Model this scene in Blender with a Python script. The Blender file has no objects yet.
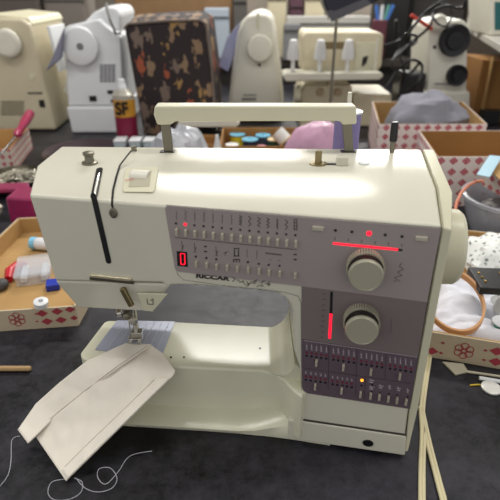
import bpy, bmesh, math, random
from mathutils import Vector as V, Matrix, noise
R = math.radians
random.seed(7)
C = bpy.context.scene.collection
SC = bpy.context.scene

# ------------------------------------------------------------ camera, world, lights
CAMH, PITCH, F = 0.46, R(27.7), 500.0
cam = bpy.data.cameras.new('camera'); camo = bpy.data.objects.new('camera', cam); C.objects.link(camo)
camo.location = (0, 0, CAMH); camo.rotation_euler = (R(90) - PITCH, 0, 0)
cam.sensor_width = 36; cam.lens = 36; cam.clip_start = 0.02; cam.clip_end = 60
cam.dof.use_dof = True; cam.dof.focus_distance = 0.60; cam.dof.aperture_fstop = 6.5
SC.camera = camo
w = bpy.data.worlds.new('world'); SC.world = w; w.use_nodes = True
w.node_tree.nodes['Background'].inputs[0].default_value = (1, 0.985, 0.97, 1)
w.node_tree.nodes['Background'].inputs[1].default_value = 0.66
SC.view_settings.view_transform = 'Standard'; SC.view_settings.look = 'None'
SC.view_settings.exposure = 0.0; SC.view_settings.gamma = 1.0

def area(name, loc, rot, sx, sy, power, col=(1, 0.97, 0.9)):
    l = bpy.data.lights.new(name, 'AREA'); l.shape = 'RECTANGLE'; l.size = sx; l.size_y = sy
    l.energy = power; l.color = col
    o = bpy.data.objects.new(name, l); C.objects.link(o); o.location = loc; o.rotation_euler = rot
    return o
LAMPS = [(-0.9, 0.6, 12, .16), (0.9, 0.6, 12, .16), (0.0, 2.4, 36, .16), (-.1, 5.05, 70, .14), (1.65, 5.0, 120, .42)]
for lx, ly, pw, lw in LAMPS:
    area('ceiling_tube_light', (lx, ly, 1.80), (0, 0, 0), 1.2, lw, pw, (1, .98, .94))

# ------------------------------------------------------------ geometry helpers
FW = V((0, math.cos(PITCH), -math.sin(PITCH))); UP = V((0, math.sin(PITCH), math.cos(PITCH))); CO = V((0, 0, CAMH))
def ray(x, y): return FW + V((1, 0, 0)) * ((x - 250) / F) + UP * ((250 - y) / F)
def Z(x, y, z):
    d = ray(x, y); return CO + d * ((z - CAMH) / d.z)
def Y(x, y, Yv):
    d = ray(x, y); return CO + d * (Yv / d.y)
def P(x, y, pt, n):
    d = ray(x, y); return CO + d * ((pt - CO).dot(n) / d.dot(n))
def unit(v): v = V(v); return v.normalized()
def basis(n, up=V((0, 0, 1))):
    n = unit(n)
    if abs(n.dot(up)) > .99: up = V((0, 1, 0))
    x = unit(up.cross(n)); y = n.cross(x)
    return x, y, n

class MB:
    def __init__(s): s.v = []; s.f = []
    def add(s, vs, fs):
        k = len(s.v); s.v += [V(p) for p in vs]; s.f += [tuple(i + k for i in f) for f in fs]; return s
    def box(s, c, size, bx=None):
        X, Yv, Zv = bx or (V((1, 0, 0)), V((0, 1, 0)), V((0, 0, 1)))
        c = V(c); a, b, d = [q / 2 for q in size]
        vs = [c + X * i * a + Yv * j * b + Zv * k * d for k in (-1, 1) for j in (-1, 1) for i in (-1, 1)]
        return s.add(vs, [(0, 2, 3, 1), (4, 5, 7, 6), (0, 1, 5, 4), (2, 6, 7, 3), (0, 4, 6, 2), (1, 3, 7, 5)])
    def prism(s, pts, vec):
        pts = [V(p) for p in pts]; n = len(pts); vec = V(vec)
        return s.add(pts + [p + vec for p in pts],
                     [tuple(range(n))[::-1], tuple(range(n, 2 * n))] + [(i, (i + 1) % n, n + (i + 1) % n, n + i) for i in range(n)])
    def loft(s, rings, cap=True, closed=True):
        n = len(rings[0]); vs = [p for r in rings for p in r]; fs = []
        m = n if closed else n - 1
        for k in range(len(rings) - 1):
            for i in range(m): fs.append((k * n + i, k * n + (i + 1) % n, (k + 1) * n + (i + 1) % n, (k + 1) * n + i))
        if cap: fs += [tuple(range(n))[::-1], tuple(range((len(rings) - 1) * n, len(rings) * n))]
        return s.add(vs, fs)
    def lathe(s, c, axis, prof, n=32, sq=1.0):
        X, Yv, A = basis(axis); c = V(c)
        return s.loft([[c + A * h + (X * math.cos(t) + Yv * math.sin(t) * sq) * max(r, 1e-5) for t in [2 * math.pi * i / n for i in range(n)]] for r, h in prof])
    def cyl(s, c, axis, r, h, n=32): return s.lathe(c, axis, [(r, 0), (r, h)], n)
    def tube(s, pts, r, n=8, flat=1.0):
        pts = [V(p) for p in pts]; rings = []; prev = None
        for i, p in enumerate(pts):
            t = unit(pts[min(i + 1, len(pts) - 1)] - pts[max(i - 1, 0)])
            u = V((0, 0, 1)) if prev is None else prev
            if abs(t.dot(u)) > .98: u = V((1, 0, 0.1))
            x = unit(u.cross(t)); y = t.cross(x); prev = y
            rr = r[i] if isinstance(r, (list, tuple)) else r
            rings.append([p + x * math.cos(a) * rr + y * math.sin(a) * rr * flat for a in [2 * math.pi * k / n for k in range(n)]])
        return s.loft(rings)
    def grid(s, fn, nu, nv):
        return s.add([fn(i / nu, j / nv) for j in range(nv + 1) for i in range(nu + 1)],
                     [(j * (nu + 1) + i, j * (nu + 1) + i + 1, (j + 1) * (nu + 1) + i + 1, (j + 1) * (nu + 1) + i) for j in range(nv) for i in range(nu)])
    def blob(s, c, size, seed=0, amp=.18, fr=2.2, n=28, flatten=True, rot=0):
        c = V(c); rings = []
        for j in range(n // 2 + 1):
            th = math.pi * j / (n // 2); ring = []
            for i in range(n):
                a = 2 * math.pi * i / n
                d = V((math.sin(th) * math.cos(a), math.sin(th) * math.sin(a), -math.cos(th)))
                q = 1 + amp * noise.fractal(d * fr + V((seed * 3.1, seed, 0)), 1.0, 2.0, 3) * 1.6
                p = V((d.x * size[0] * q, d.y * size[1] * q, d.z * size[2] * q))
                if flatten: p.z = max(p.z, -size[2] * .75)
                p = Matrix.Rotation(rot, 3, 'Z') @ p
                ring.append(c + p)
            rings.append(ring)
        return s.loft(rings, cap=False)
    def build(s, name, m, parent=None, bev=0, seg=3, ang=35, smooth=True, loc=None):
        off = V(parent.get('_w', (0, 0, 0))) if parent else V(loc or (0, 0, 0))
        me = bpy.data.meshes.new(name); me.from_pydata([tuple(p - off) for p in s.v], [], s.f); me.update()
        bm = bmesh.new(); bm.from_mesh(me); bmesh.ops.recalc_face_normals(bm, faces=bm.faces)
        if bev: bmesh.ops.remove_doubles(bm, verts=bm.verts, dist=1e-6)
        bm.to_mesh(me); bm.free()
        me.materials.append(m)
        o = bpy.data.objects.new(name, me); C.objects.link(o)
        if smooth:
            me.polygons.foreach_set('use_smooth', [True] * len(me.polygons))
            if not bev: me.set_sharp_from_angle(angle=R(ang))
        if bev:
            b = o.modifiers.new('bevel', 'BEVEL'); b.width = bev; b.segments = seg; b.limit_method = 'ANGLE'; b.angle_limit = R(30); b.harden_normals = True
        if parent:
            o.parent = parent
            # sub-part: parent mesh sits at its parent's origin, so the offset is the same
            o['_w'] = tuple(off)
        else: o.location = off; o['_w'] = tuple(off)
        return o
def thing(name, label, cat, loc, group=None):
    o = bpy.data.objects.new(name, None); C.objects.link(o); o.location = loc; o['_w'] = tuple(loc); o.empty_display_size = .02
    return tag(o, label, cat, group)
def tag(o, label, cat, group=None, kind=None):
    if label: o['label'] = label
    if cat: o['category'] = cat
    if group: o['group'] = group
    if kind: o['kind'] = kind
    return o
def struct(o): o['kind'] = 'structure'; return o

# ------------------------------------------------------------ materials
def hexc(r, g, b):
    f = lambda c: (c / 255 / 12.92) if c / 255 <= .04045 else ((c / 255 + .055) / 1.055) ** 2.4
    return (f(r), f(g), f(b), 1)
def mat(name, col, rough=.5, metal=0, bump=0, bs=200, var=0, vs=12, emit=None, es=0, alpha=1, trans=0, spec=.5, col2=None):
    m = bpy.data.materials.new(name); m.use_nodes = True; nt = m.node_tree; b = nt.nodes['Principled BSDF']
    b.inputs['Base Color'].default_value = col; b.inputs['Roughness'].default_value = rough; b.inputs['Metallic'].default_value = metal
    b.inputs['Specular IOR Level'].default_value = spec
    tc = nt.nodes.new('ShaderNodeTexCoord')
    if bump:
        n = nt.nodes.new('ShaderNodeTexNoise'); n.inputs['Scale'].default_value = bs; n.inputs['Detail'].default_value = 4
        bp = nt.nodes.new('ShaderNodeBump'); bp.inputs['Strength'].default_value = bump; bp.inputs['Distance'].default_value = .002
        nt.links.new(tc.outputs['Object'], n.inputs['Vector']); nt.links.new(n.outputs['Fac'], bp.inputs['Height']); nt.links.new(bp.outputs['Normal'], b.inputs['Normal'])
    if var or col2:
        n = nt.nodes.new('ShaderNodeTexNoise'); n.inputs['Scale'].default_value = vs; n.inputs['Detail'].default_value = 6
        r = nt.nodes.new('ShaderNodeValToRGB'); c2 = col2 or tuple(c * (1 - var) for c in col[:3]) + (1,)
        r.color_ramp.elements[0].position = .35; r.color_ramp.elements[1].position = .65
        r.color_ramp.elements[0].color = c2; r.color_ramp.elements[1].color = col
        nt.links.new(tc.outputs['Object'], n.inputs['Vector']); nt.links.new(n.outputs['Fac'], r.inputs['Fac']); nt.links.new(r.outputs['Color'], b.inputs['Base Color'])
    if emit: b.inputs['Emission Color'].default_value = emit; b.inputs['Emission Strength'].default_value = es
    if trans: b.inputs['Transmission Weight'].default_value = trans
    if alpha < 1: b.inputs['Alpha'].default_value = alpha
    return m
CREAM = mat('cream_plastic', hexc(216, 213, 196), .16, bump=.05, bs=900, var=.05, vs=9)
CREAM2 = mat('aged_cream_plastic', hexc(214, 210, 184), .36, bump=.05, bs=900, var=.05, vs=9)
BEDM = mat('bed_enamel', hexc(226, 224, 200), .22, var=.07, vs=14)
PLATE = mat('plate_steel', hexc(168, 172, 190), .3, metal=.15)
PANEL = mat('mauve_grey_panel', hexc(158, 148, 146), .45)
PANEL2 = mat('dark_mauve_panel', hexc(124, 112, 112), .45)
PANEL3 = mat('purple_grey_panel', hexc(98, 84, 94), .45)
BUTTON = mat('metallic_button', hexc(196, 190, 172), .35, metal=.3)
KNOBF = mat('knob_face', hexc(176, 172, 152), .4, metal=.2)
DARKP = mat('black_plastic', hexc(22, 22, 24), .35)
INK = mat('dark_print', hexc(52, 44, 46), .6)
INKW = mat('pale_print', hexc(196, 186, 190), .6)
INKR = mat('maroon_print', hexc(120, 26, 48), .6)
STEEL = mat('polished_steel', hexc(200, 198, 192), .18, metal=1)
STEELD = mat('brushed_grey_metal', hexc(128, 124, 110), .35, metal=.8)
BRASS = mat('dull_brass', hexc(150, 136, 100), .35, metal=.9)
LED = mat('red_led', hexc(255, 40, 60), .4, emit=(1, .006, .03, 1), es=1.6)
LEDO = mat('orange_led', hexc(255, 150, 30), .4, emit=(1, .3, .02, 1), es=2.5)
CARD = mat('cardboard', hexc(184, 146, 92), .85, bump=.25, bs=150, var=.18, vs=7)
CARDD = mat('brown_cardboard', hexc(158, 114, 62), .85, bump=.2, bs=150, var=.12, vs=7)
WHITEP = mat('white_plastic', hexc(228, 230, 232), .35, var=.04)
OFFW = mat('off_white_plastic', hexc(222, 219, 205), .38, var=.04)
CREAMY = mat('warm_cream_plastic', hexc(216, 206, 176), .4, var=.06)
GREYP = mat('grey_plastic', hexc(120, 120, 118), .5, var=.1)
CLEAR = mat('clear_plastic', hexc(225, 230, 238), .15, alpha=.28, bump=.4, bs=60)
FILM = mat('crumpled_film', hexc(190, 195, 215), .22, alpha=.5, bump=.8, bs=40)
PINKF = mat('pink_film', hexc(206, 160, 186), .35, bump=.8, bs=30, var=.2, vs=25)
MAGENTA = mat('magenta_plastic', hexc(150, 32, 84), .35, var=.15)

def table_mat():
    m = mat('scuffed_black_laminate', hexc(30, 28, 34), .34, spec=.35); nt = m.node_tree; b = nt.nodes['Principled BSDF']
    tc = nt.nodes.new('ShaderNodeTexCoord')
    def nz(s, d=8, ro=.6):
        n = nt.nodes.new('ShaderNodeTexNoise'); n.inputs['Scale'].default_value = s; n.inputs['Detail'].default_value = d; n.inputs['Roughness'].default_value = ro
        nt.links.new(tc.outputs['Object'], n.inputs['Vector']); return n
    n1, n2, n3 = nz(3.6), nz(30, 12, .85), nz(160, 3)
    r = nt.nodes.new('ShaderNodeValToRGB'); e = r.color_ramp.elements
    e[0].position = .42; e[0].color = hexc(7, 7, 9); e[1].position = .62; e[1].color = hexc(54, 52, 61)
    mx = nt.nodes.new('ShaderNodeMath'); mx.operation = 'MULTIPLY_ADD'; mx.inputs[1].default_value = .5
    m2 = nt.nodes.new('ShaderNodeMath'); m2.operation = 'MULTIPLY'; m2.inputs[1].default_value = .5
    nt.links.new(n2.outputs['Fac'], m2.inputs[0]); nt.links.new(n1.outputs['Fac'], mx.inputs[0]); nt.links.new(m2.outputs[0], mx.inputs[2])
    nt.links.new(mx.outputs[0], r.inputs['Fac']); nt.links.new(r.outputs['Color'], b.inputs['Base Color'])
    rr = nt.nodes.new('ShaderNodeMapRange'); rr.inputs['From Min'].default_value = .35; rr.inputs['From Max'].default_value = .65
    rr.inputs['To Min'].default_value = .3; rr.inputs['To Max'].default_value = .6
    nt.links.new(n2.outputs['Fac'], rr.inputs['Value']); nt.links.new(rr.outputs[0], b.inputs['Roughness'])
    bp = nt.nodes.new('ShaderNodeBump'); bp.inputs['Strength'].default_value = .15; bp.inputs['Distance'].default_value = .001
    nt.links.new(n3.outputs['Fac'], bp.inputs['Height']); nt.links.new(bp.outputs['Normal'], b.inputs['Normal'])
    return m
TABLE = table_mat()

def diamond_mat(name, s=.029, base=hexc(226, 214, 208), red=hexc(176, 40, 66), ax='X'):
    """rows of printed red diamonds on pale card, in object coordinates"""
    m = mat(name, base, .7); nt = m.node_tree; b = nt.nodes['Principled BSDF']
    tc = nt.nodes.new('ShaderNodeTexCoord'); sp = nt.nodes.new('ShaderNodeSeparateXYZ'); nt.links.new(tc.outputs['Object'], sp.inputs[0])
    def M(op, a, bb=None, v=None):
        n = nt.nodes.new('ShaderNodeMath'); n.operation = op
        nt.links.new(a, n.inputs[0])
        if bb is not None: nt.links.new(bb, n.inputs[1])
        if v is not None: n.inputs[1].default_value = v
        return n.outputs[0]
    def tri(o, sc): return M('ABSOLUTE', M('SUBTRACT', M('FRACT', M('ADD', M('MULTIPLY', o, v=1 / sc), v=40.25)), v=.5))
    h = M('ADD', sp.outputs['X'], sp.outputs['Y'])
    d = M('ADD', tri(h, s), tri(sp.outputs['Z'], s * .9)); k = M('LESS_THAN', d, v=.36)
    k2 = M('GREATER_THAN', M('ABSOLUTE', M('SUBTRACT', d, v=.17)), v=.02); k = M('MULTIPLY', k, k2)
    mi = nt.nodes.new('ShaderNodeMix'); mi.data_type = 'RGBA'; mi.inputs['A'].default_value = base; mi.inputs['B'].default_value = red
    nt.links.new(k, mi.inputs['Factor']); nt.links.new(mi.outputs['Result'], b.inputs['Base Color'])
    return m
DIAM = diamond_mat('diamond_print_card'); DIAMS = diamond_mat('diamond_print_card_small', .022, hexc(206, 194, 180))

def bag_mat():
    m = mat('patterned_upholstery', hexc(38, 28, 30), .8); nt = m.node_tree; b = nt.nodes['Principled BSDF']
    tc = nt.nodes.new('ShaderNodeTexCoord'); mp = nt.nodes.new('ShaderNodeMapping'); mp.inputs['Scale'].default_value = (1.35, 1, .75)
    nt.links.new(tc.outputs['Object'], mp.inputs['Vector'])
    v = nt.nodes.new('ShaderNodeTexVoronoi'); v.inputs['Scale'].default_value = 19; v.inputs['Randomness'].default_value = .6
    nd = nt.nodes.new('ShaderNodeTexNoise'); nd.inputs['Scale'].default_value = 55; nd.inputs['Detail'].default_value = 4
    nt.links.new(mp.outputs[0], nd.inputs['Vector']); nt.links.new(mp.outputs[0], v.inputs['Vector'])
    a = nt.nodes.new('ShaderNodeMath'); a.operation = 'MULTIPLY_ADD'; a.inputs[1].default_value = 1.3; nt.links.new(nd.outputs['Fac'], a.inputs[0]); nt.links.new(v.outputs['Distance'], a.inputs[2])
    l = nt.nodes.new('ShaderNodeMath'); l.operation = 'LESS_THAN'; l.inputs[1].default_value = 1.06; nt.links.new(a.outputs[0], l.inputs[0])
    r = nt.nodes.new('ShaderNodeValToRGB'); r.color_ramp.interpolation = 'CONSTANT'; e = r.color_ramp.elements
    e[0].color = hexc(132, 108, 84); e[1].position = .45; e[1].color = hexc(112, 96, 86); q = r.color_ramp.elements.new(.74); q.color = hexc(150, 78, 52); q = r.color_ramp.elements.new(.84); q.color = hexc(150, 118, 72)
    sr = nt.nodes.new('ShaderNodeSeparateColor'); nt.links.new(v.outputs['Color'], sr.inputs[0]); nt.links.new(sr.outputs[0], r.inputs['Fac'])
    mi = nt.nodes.new('ShaderNodeMix'); mi.data_type = 'RGBA'; mi.inputs['A'].default_value = hexc(40, 30, 32)
    nt.links.new(l.outputs[0], mi.inputs['Factor']); nt.links.new(r.outputs['Color'], mi.inputs['B']); nt.links.new(mi.outputs['Result'], b.inputs['Base Color'])
    return m

# ------------------------------------------------------------ the room and the table
FL = -.75
struct(MB().box((0, 2.9, FL - .02), (7, 8, .04)).build('floor', mat('grey_floor', hexc(92, 88, 84), .7, var=.15), smooth=False))
struct(MB().box((0, 6.54, .6), (7, .08, 2.7)).build('wall_back', mat('dim_wall_paint', hexc(112, 104, 94), .8, var=.2, vs=3), smooth=False))
struct(MB().box((0, 3.1, 1.97), (7, 6.9, .04)).build('ceiling', mat('white_ceiling', hexc(215, 215, 210), .8), smooth=False))
tt = thing('work_table', 'long scuffed black-topped work table carrying the sewing machines', 'table', (0, 1.2, FL))
MB().box((0, 1.12, -.015), (3.6, 3.3, .03)).build('tabletop', TABLE, tt, bev=.003)
for lx in (-1.7, 1.7):
    for ly in (-.4, 2.6): MB().box((lx, ly, (FL - .03) / 2), (.05, .05, -FL - .03)).build('leg', STEELD, tt)

# ------------------------------------------------------------ the sewing machine
TZ, TF_ = .29, .276
fl, fr = Z(29, 195, TF_), Z(442, 226, TF_)
cl, cr = Z(37, 165, TZ), Z(437, 188, TZ)
bl, br = Z(61, 146, TZ), Z(422, 149.5, TZ)
FX = unit(fr - fl)
_nb = FX.cross(V((0, 0, 1))); _nb = -_nb if _nb.y > 0 else _nb
TI = R(2.5)
FN = (_nb * math.cos(TI) + V((0, 0, 1)) * math.sin(TI)).normalized()     # outward normal of the front
FZ = FN.cross(FX) if FN.cross(FX).z > 0 else -FN.cross(FX)
FB = (FX, FZ, FN)
def PF(x, y, off=0): return P(x, y, fl + FN * off, FN)
def frontY(x, z): return fl.y - (FN.x * (x - fl.x) + FN.z * (z - fl.z)) / FN.y
def backY(x): return bl.y + (x - bl.x) * (br.y - bl.y) / (br.x - bl.x)
def creaseY(x): return cl.y + (x - cl.x) * (cr.y - cl.y) / (cr.x - cl.x)
SN = unit((fr - fl).cross(cl - fl)); SN = -SN if SN.z < 0 else SN     # slanted top facet
SX = FX; SY = SN.cross(SX); SB = (SX, SY, SN)
def PS(x, y, off=0): return P(x, y, fl + SN * off, SN)
def PT(x, y, off=0): return Z(x, y, TZ + off)
mc = thing('sewing_machine', 'cream computerised sewing machine with mauve button panel and raised handle, in the foreground', 'sewing machine', (0, .5, 0))

def arc(c, r, a0, a1, n=6): return [(c[0] + r * math.cos(R(a0 + (a1 - a0) * i / n)), c[1] + r * math.sin(R(a0 + (a1 - a0) * i / n))) for i in range(n + 1)]
# outline of the C-shaped body in the picture of its front (clockwise from top left)
out = [(29, 195), (442, 226), (409, 408), (404, 446), (300, 430), (302, 398), (301, 372)]
win = [(294, 350), (293, 320), (292.5, 312), (290, 304), (284, 297), (275, 292.5), (262, 290.5), (240, 288.5), (200, 286), (178, 285), (172, 285.5), (166, 288), (163, 283), (55, 281)]
rings = [[], [], []]
for k, (x, y) in enumerate(out + win):
    p = PF(x, y); s = .036 * max(0, min(1, (p.x - .06) / .1))
    yb, yc = backY(p.x), creaseY(p.x)
    z = p.z; top = k < 2
    fr_ = (yc - p.y) / (yb - p.y)
    rings[0].append(p)
    rings[1].append(V((cl.x if k == 0 else cr.x if k == 1 else p.x + s * fr_, yc, TZ if top else z)))
    rings[2].append(V((bl.x if k == 0 else br.x if k == 1 else p.x + s, yb, TZ if top else z)))
body = MB().loft(rings).build('body', CREAM, mc, bev=.0035, seg=4)
# undercut nose of the head
nose_f = [PF(54.5, 281, -.0006), PF(172, 284.5, -.0006), PF(166, 291, -.0012), PF(153, 312, -.015), PF(78, 308, -.015)]
nose_b = [V((p.x, backY(p.x) - .004, p.z)) for p in nose_f]
MB().loft([nose_f, nose_b]).build('head_nose', CREAM, mc, bev=.003)
# right end cap
capi = [(442.3, 227), (409.5, 409), (405, 449)]
capo = [(453, 229), (417, 411), (409.5, 438), (406, 450)]
def capring(xs, top):
    f = [PF(*q, .001) for q in xs]
    res = [f[-1]] + f[::-1][1:]
    return res
ci_f = [PF(405, 452, .0012), PF(409.6, 409, .0012), PF(442.6, 227, .0012)]
co_f = [PF(408, 452, .0012), PF(418, 409, -.001), PF(452, 230, -.001)]
def capsec(fp, crz, bk):
    a = list(fp) + [crz, bk]
    low = V((bk.x - .012, bk.y, .01))
    return a + [low]
ci = capsec(ci_f, Z(438, 187.5, TZ + .0012), Z(423, 149, TZ + .0012))
co = capsec(co_f, Z(453, 192, TZ - .001), Z(434, 149.5, TZ - .0005))
MB().loft([ci, co]).build('end_cap', CREAM2, mc, bev=.0022)
# handwheel
hx = unit(V((.983, -.15, 0))); hc = V((.193, .490, .209))
MB().lathe(hc, hx, [(.036, 0), (.041, .006), (.042, .012), (.041, .030), (.038, .034), (.026, .035), (.024, .033), (0, .033)], 48).build('handwheel', CREAM2, mc, ang=28)

# free-arm bed
BZ = .075
bp_ = [Z(80, 353, BZ), Z(82, 357.5, BZ), Z(88, 360, BZ), Z(176, 366.5, BZ), Z(262, 370.5, BZ), Z(274, 373, BZ), Z(284, 380, BZ), Z(293, 390, BZ), Z(302, 397, BZ)]
inner = [V((.075, .43, BZ)), V((.075, .521, BZ)), Z(285, 327, BZ), Z(160, 320.5, BZ), Z(109, 320, BZ), Z(104, 321.5, BZ)]
MB().prism(bp_ + inner, (0, 0, -.066)).build('free_arm_bed', BEDM, mc, bev=.003, seg=4)
fil = MB(); n = 10; rings_ = []
for k in range(n + 1):
    a = R(90 * k / n); dx, dz = .030 * math.sin(a), .030 * (1 - math.cos(a))
    xa = .0175 + dx; rings_.append([V((xa, .4400 - dx * .8, BZ - .0004 + dz)), V((xa, .519, BZ - .0006 + dz)), V((xa + .02, .519, BZ - .02 + dz)), V((xa + .02, .4400 - dx * .8, BZ - .02 + dz))])
fil.loft(rings_); fil.build('bed_fillet', BEDM, mc, ang=50)
# stitch plate with grooves
pl = MB(); q = [Z(117, 320.8, BZ + .0003), Z(175, 322, BZ + .0003), Z(161, 358, BZ + .0003), Z(95, 350, BZ + .0003)]
pl.prism(q, (0, 0, .0008)); plo = pl.build('stitch_plate', PLATE, mc)
gr = MB()
for i in range(7):
    t = .18 + i * .12; a = q[0].lerp(q[1], t); b = q[3].lerp(q[2], t); gr.tube([a + V((0, -.003, .0009)), b + V((0, .003, .0009))], .00035, 5)
gr.build('plate_line', mat('pale_line', hexc(205, 208, 216), .4), plo)
for px, py in ((171, 358), (184, 358), (260, 349), (164, 357)):
    if px == 164: continue
    MB().cyl(Z(px, py, BZ - .001), (0, 0, 1), .0014, .0015, 16).build('screw_hole', DARKP, mc)
MB().box(Y(274, 386, .4385), (.004, .004, .009), FB and (FX, FN, V((0, 0, 1)))).build('release_button', CREAM, mc, bev=.0008)
# base plate with ruler lip, and the foot under the pillar
rings_ = []
for px, py, zt in ((60, 421.5, .011), (135, 427, .011), (205, 431.5, .011), (238, 434, .0115), (255, 435.6, .015), (270, 437, .022), (284, 438.8, .028), (296, 440.5, .030), (330, 446, .030)):
    q_ = Z(px, py, 0); x = q_.x; lift = zt - .011
    rings_.append([V((x, q_.y, .0006)), V((x, q_.y - .0006, .0050 + lift * .9)), V((x, q_.y + .003, .0066 + lift)), V((x + .004, q_.y + .030, .014 + lift)), V((x + .02, .55, .014 + lift)), V((x + .02, .55, .0006))])
MB().loft(rings_).build('base_plate', BEDM, mc, ang=50)
MB().prism([V((.05, .42, .0006)), V((.165, .40, .0006)), V((.19, .555, .0006)), V((.05, .555, .0006))], (0, 0, .03)).build('pillar_base', CREAM, mc)
rl = MB(); a, b = Z(137, 425.9, .003), Z(240, 433.2, .003)
for i in range(60):
    p = a.lerp(b, i / 59) + V((0, -.0007, 0)); rl.box(p + V((0, -.0004, 0)), (.0004, .0006, .003 if i % 5 == 0 else .0018))
rl.build('ruler_scale', INK, mc)
ft = [PF(288, 420.5, .002), PF(291, 419.8, .002), PF(300, 420.8, .002), PF(407, 436.5, .002), PF(405.5, 456.3, .002), PF(300, 441, .002), PF(288, 439.6, .002)]
ft = [V((p.x, p.y, max(p.z, .0008))) for p in ft]
MB().prism(ft, V((.01, .10, 0))).build('foot', CREAM, mc, bev=.0025)
MB().prism([PF(294, 417.5, .0004), PF(406, 434, .0004), PF(406, 437, .0004), PF(294, 420.5, .0004)], FN * .0006).build('foot_groove', mat('dark_groove_line', hexc(70, 66, 58), .7), mc)  # thin dark strip drawn as the groove above the foot
MB().lathe(PF(368, 443, .0022), FN, [(.0058, 0), (.0058, .0008), (.0045, .0009), (.0043, .0002), (0, .0002)], 24, .8).build('foot_hole', DARKP, mc)

# the front trim around the panel
def seg(mb, a, b, w_=.0006, off=.0011, pf=PF, N=None):
    """a printed line between two points of the front"""
    N = N or FN; A, B = pf(*a, off), pf(*b, off); d = (B - A); s = unit(N.cross(d)) * w_ / 2
    mb.add([A - s, B - s, B + s, A + s], [(0, 1, 2, 3)]); return mb
def poly(mb, pts, off, th): mb.prism([PF(*p, off) for p in pts], FN * th); return mb

cp = poly(MB(), [(168, 205.5), (441, 228.5), (427, 302), (301.5, 286), (179, 271.5), (176.5, 270.5), (175, 268), (165.3, 209), (166, 206.5)], .0001, .0007).build('control_panel', PANEL, mc)
dp = poly(MB(), [(301.6, 286.2), (427, 302.2), (418, 356.6), (301.8, 338.5)], .0001, .0007).build('dial_panel', PANEL2, mc)
lp = poly(MB(), [(301.8, 338.9), (418, 357), (409.3, 408.5), (308, 393), (303.5, 391), (302, 387)], .0001, .0007).build('pattern_panel', PANEL3, mc)
ol = MB()
for a, b in zip([(166, 209), (175.5, 268), (178, 275), (184, 280)], [(175.5, 268), (178, 275), (184, 280), (230, 286.5)]): seg(ol, a, b, .0004, .0003)
seg(ol, (230, 286.5), (284, 292.2), .0004, .0003); seg(ol, (284, 292.2), (298, 296), .0004, .0003); seg(ol, (298, 296), (301, 302), .0004, .0003); seg(ol, (301, 302), (301.6, 392), .0004, .0003)
seg(ol, (166, 205), (442, 228), .0005, .0009)
ol.build('panel_seam', INK, mc)

def button(px, py, parent, w_=.0028, h=.0068, d=.0045, name='button'):
    return MB().box(PF(px, py, d / 2), (w_, h, d), FB).build(name, BUTTON, parent, bev=.0006, seg=2)
def led(px, py, parent, m=DARKP, r=.0011):
    return MB().cyl(PF(px, py, .0004), FN, r, .0009, 12).build('indicator_light', m, parent)
for i in range(14):
    t = i / 13; x = 176.8 + t * 119.2
    button(x, 231.8 + t * 12, cp); led(x - .6, 223.2 + t * 11.8, cp, LED if i == 1 else DARKP, .0015 if i == 1 else .0011)
r2 = [(196.4, 263.8, 1, 256.3), (207, 265, 1, 257.7), (216.8, 266.6, 1, 259), (227.3, 267.4, 0, 0), (237.5, 268.6, 0, 0), (248.4, 269.8, 1, 261.8), (259.3, 271, 1, 263.5), (269.2, 272.3, 1, 264.5), (280, 273.6, 1, 265.5), (295.4, 275.2, 0, 0)]
for x, y, l, ly in r2:
    button(x, y, cp)
    if l: led(x - .4, ly, cp)
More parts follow.
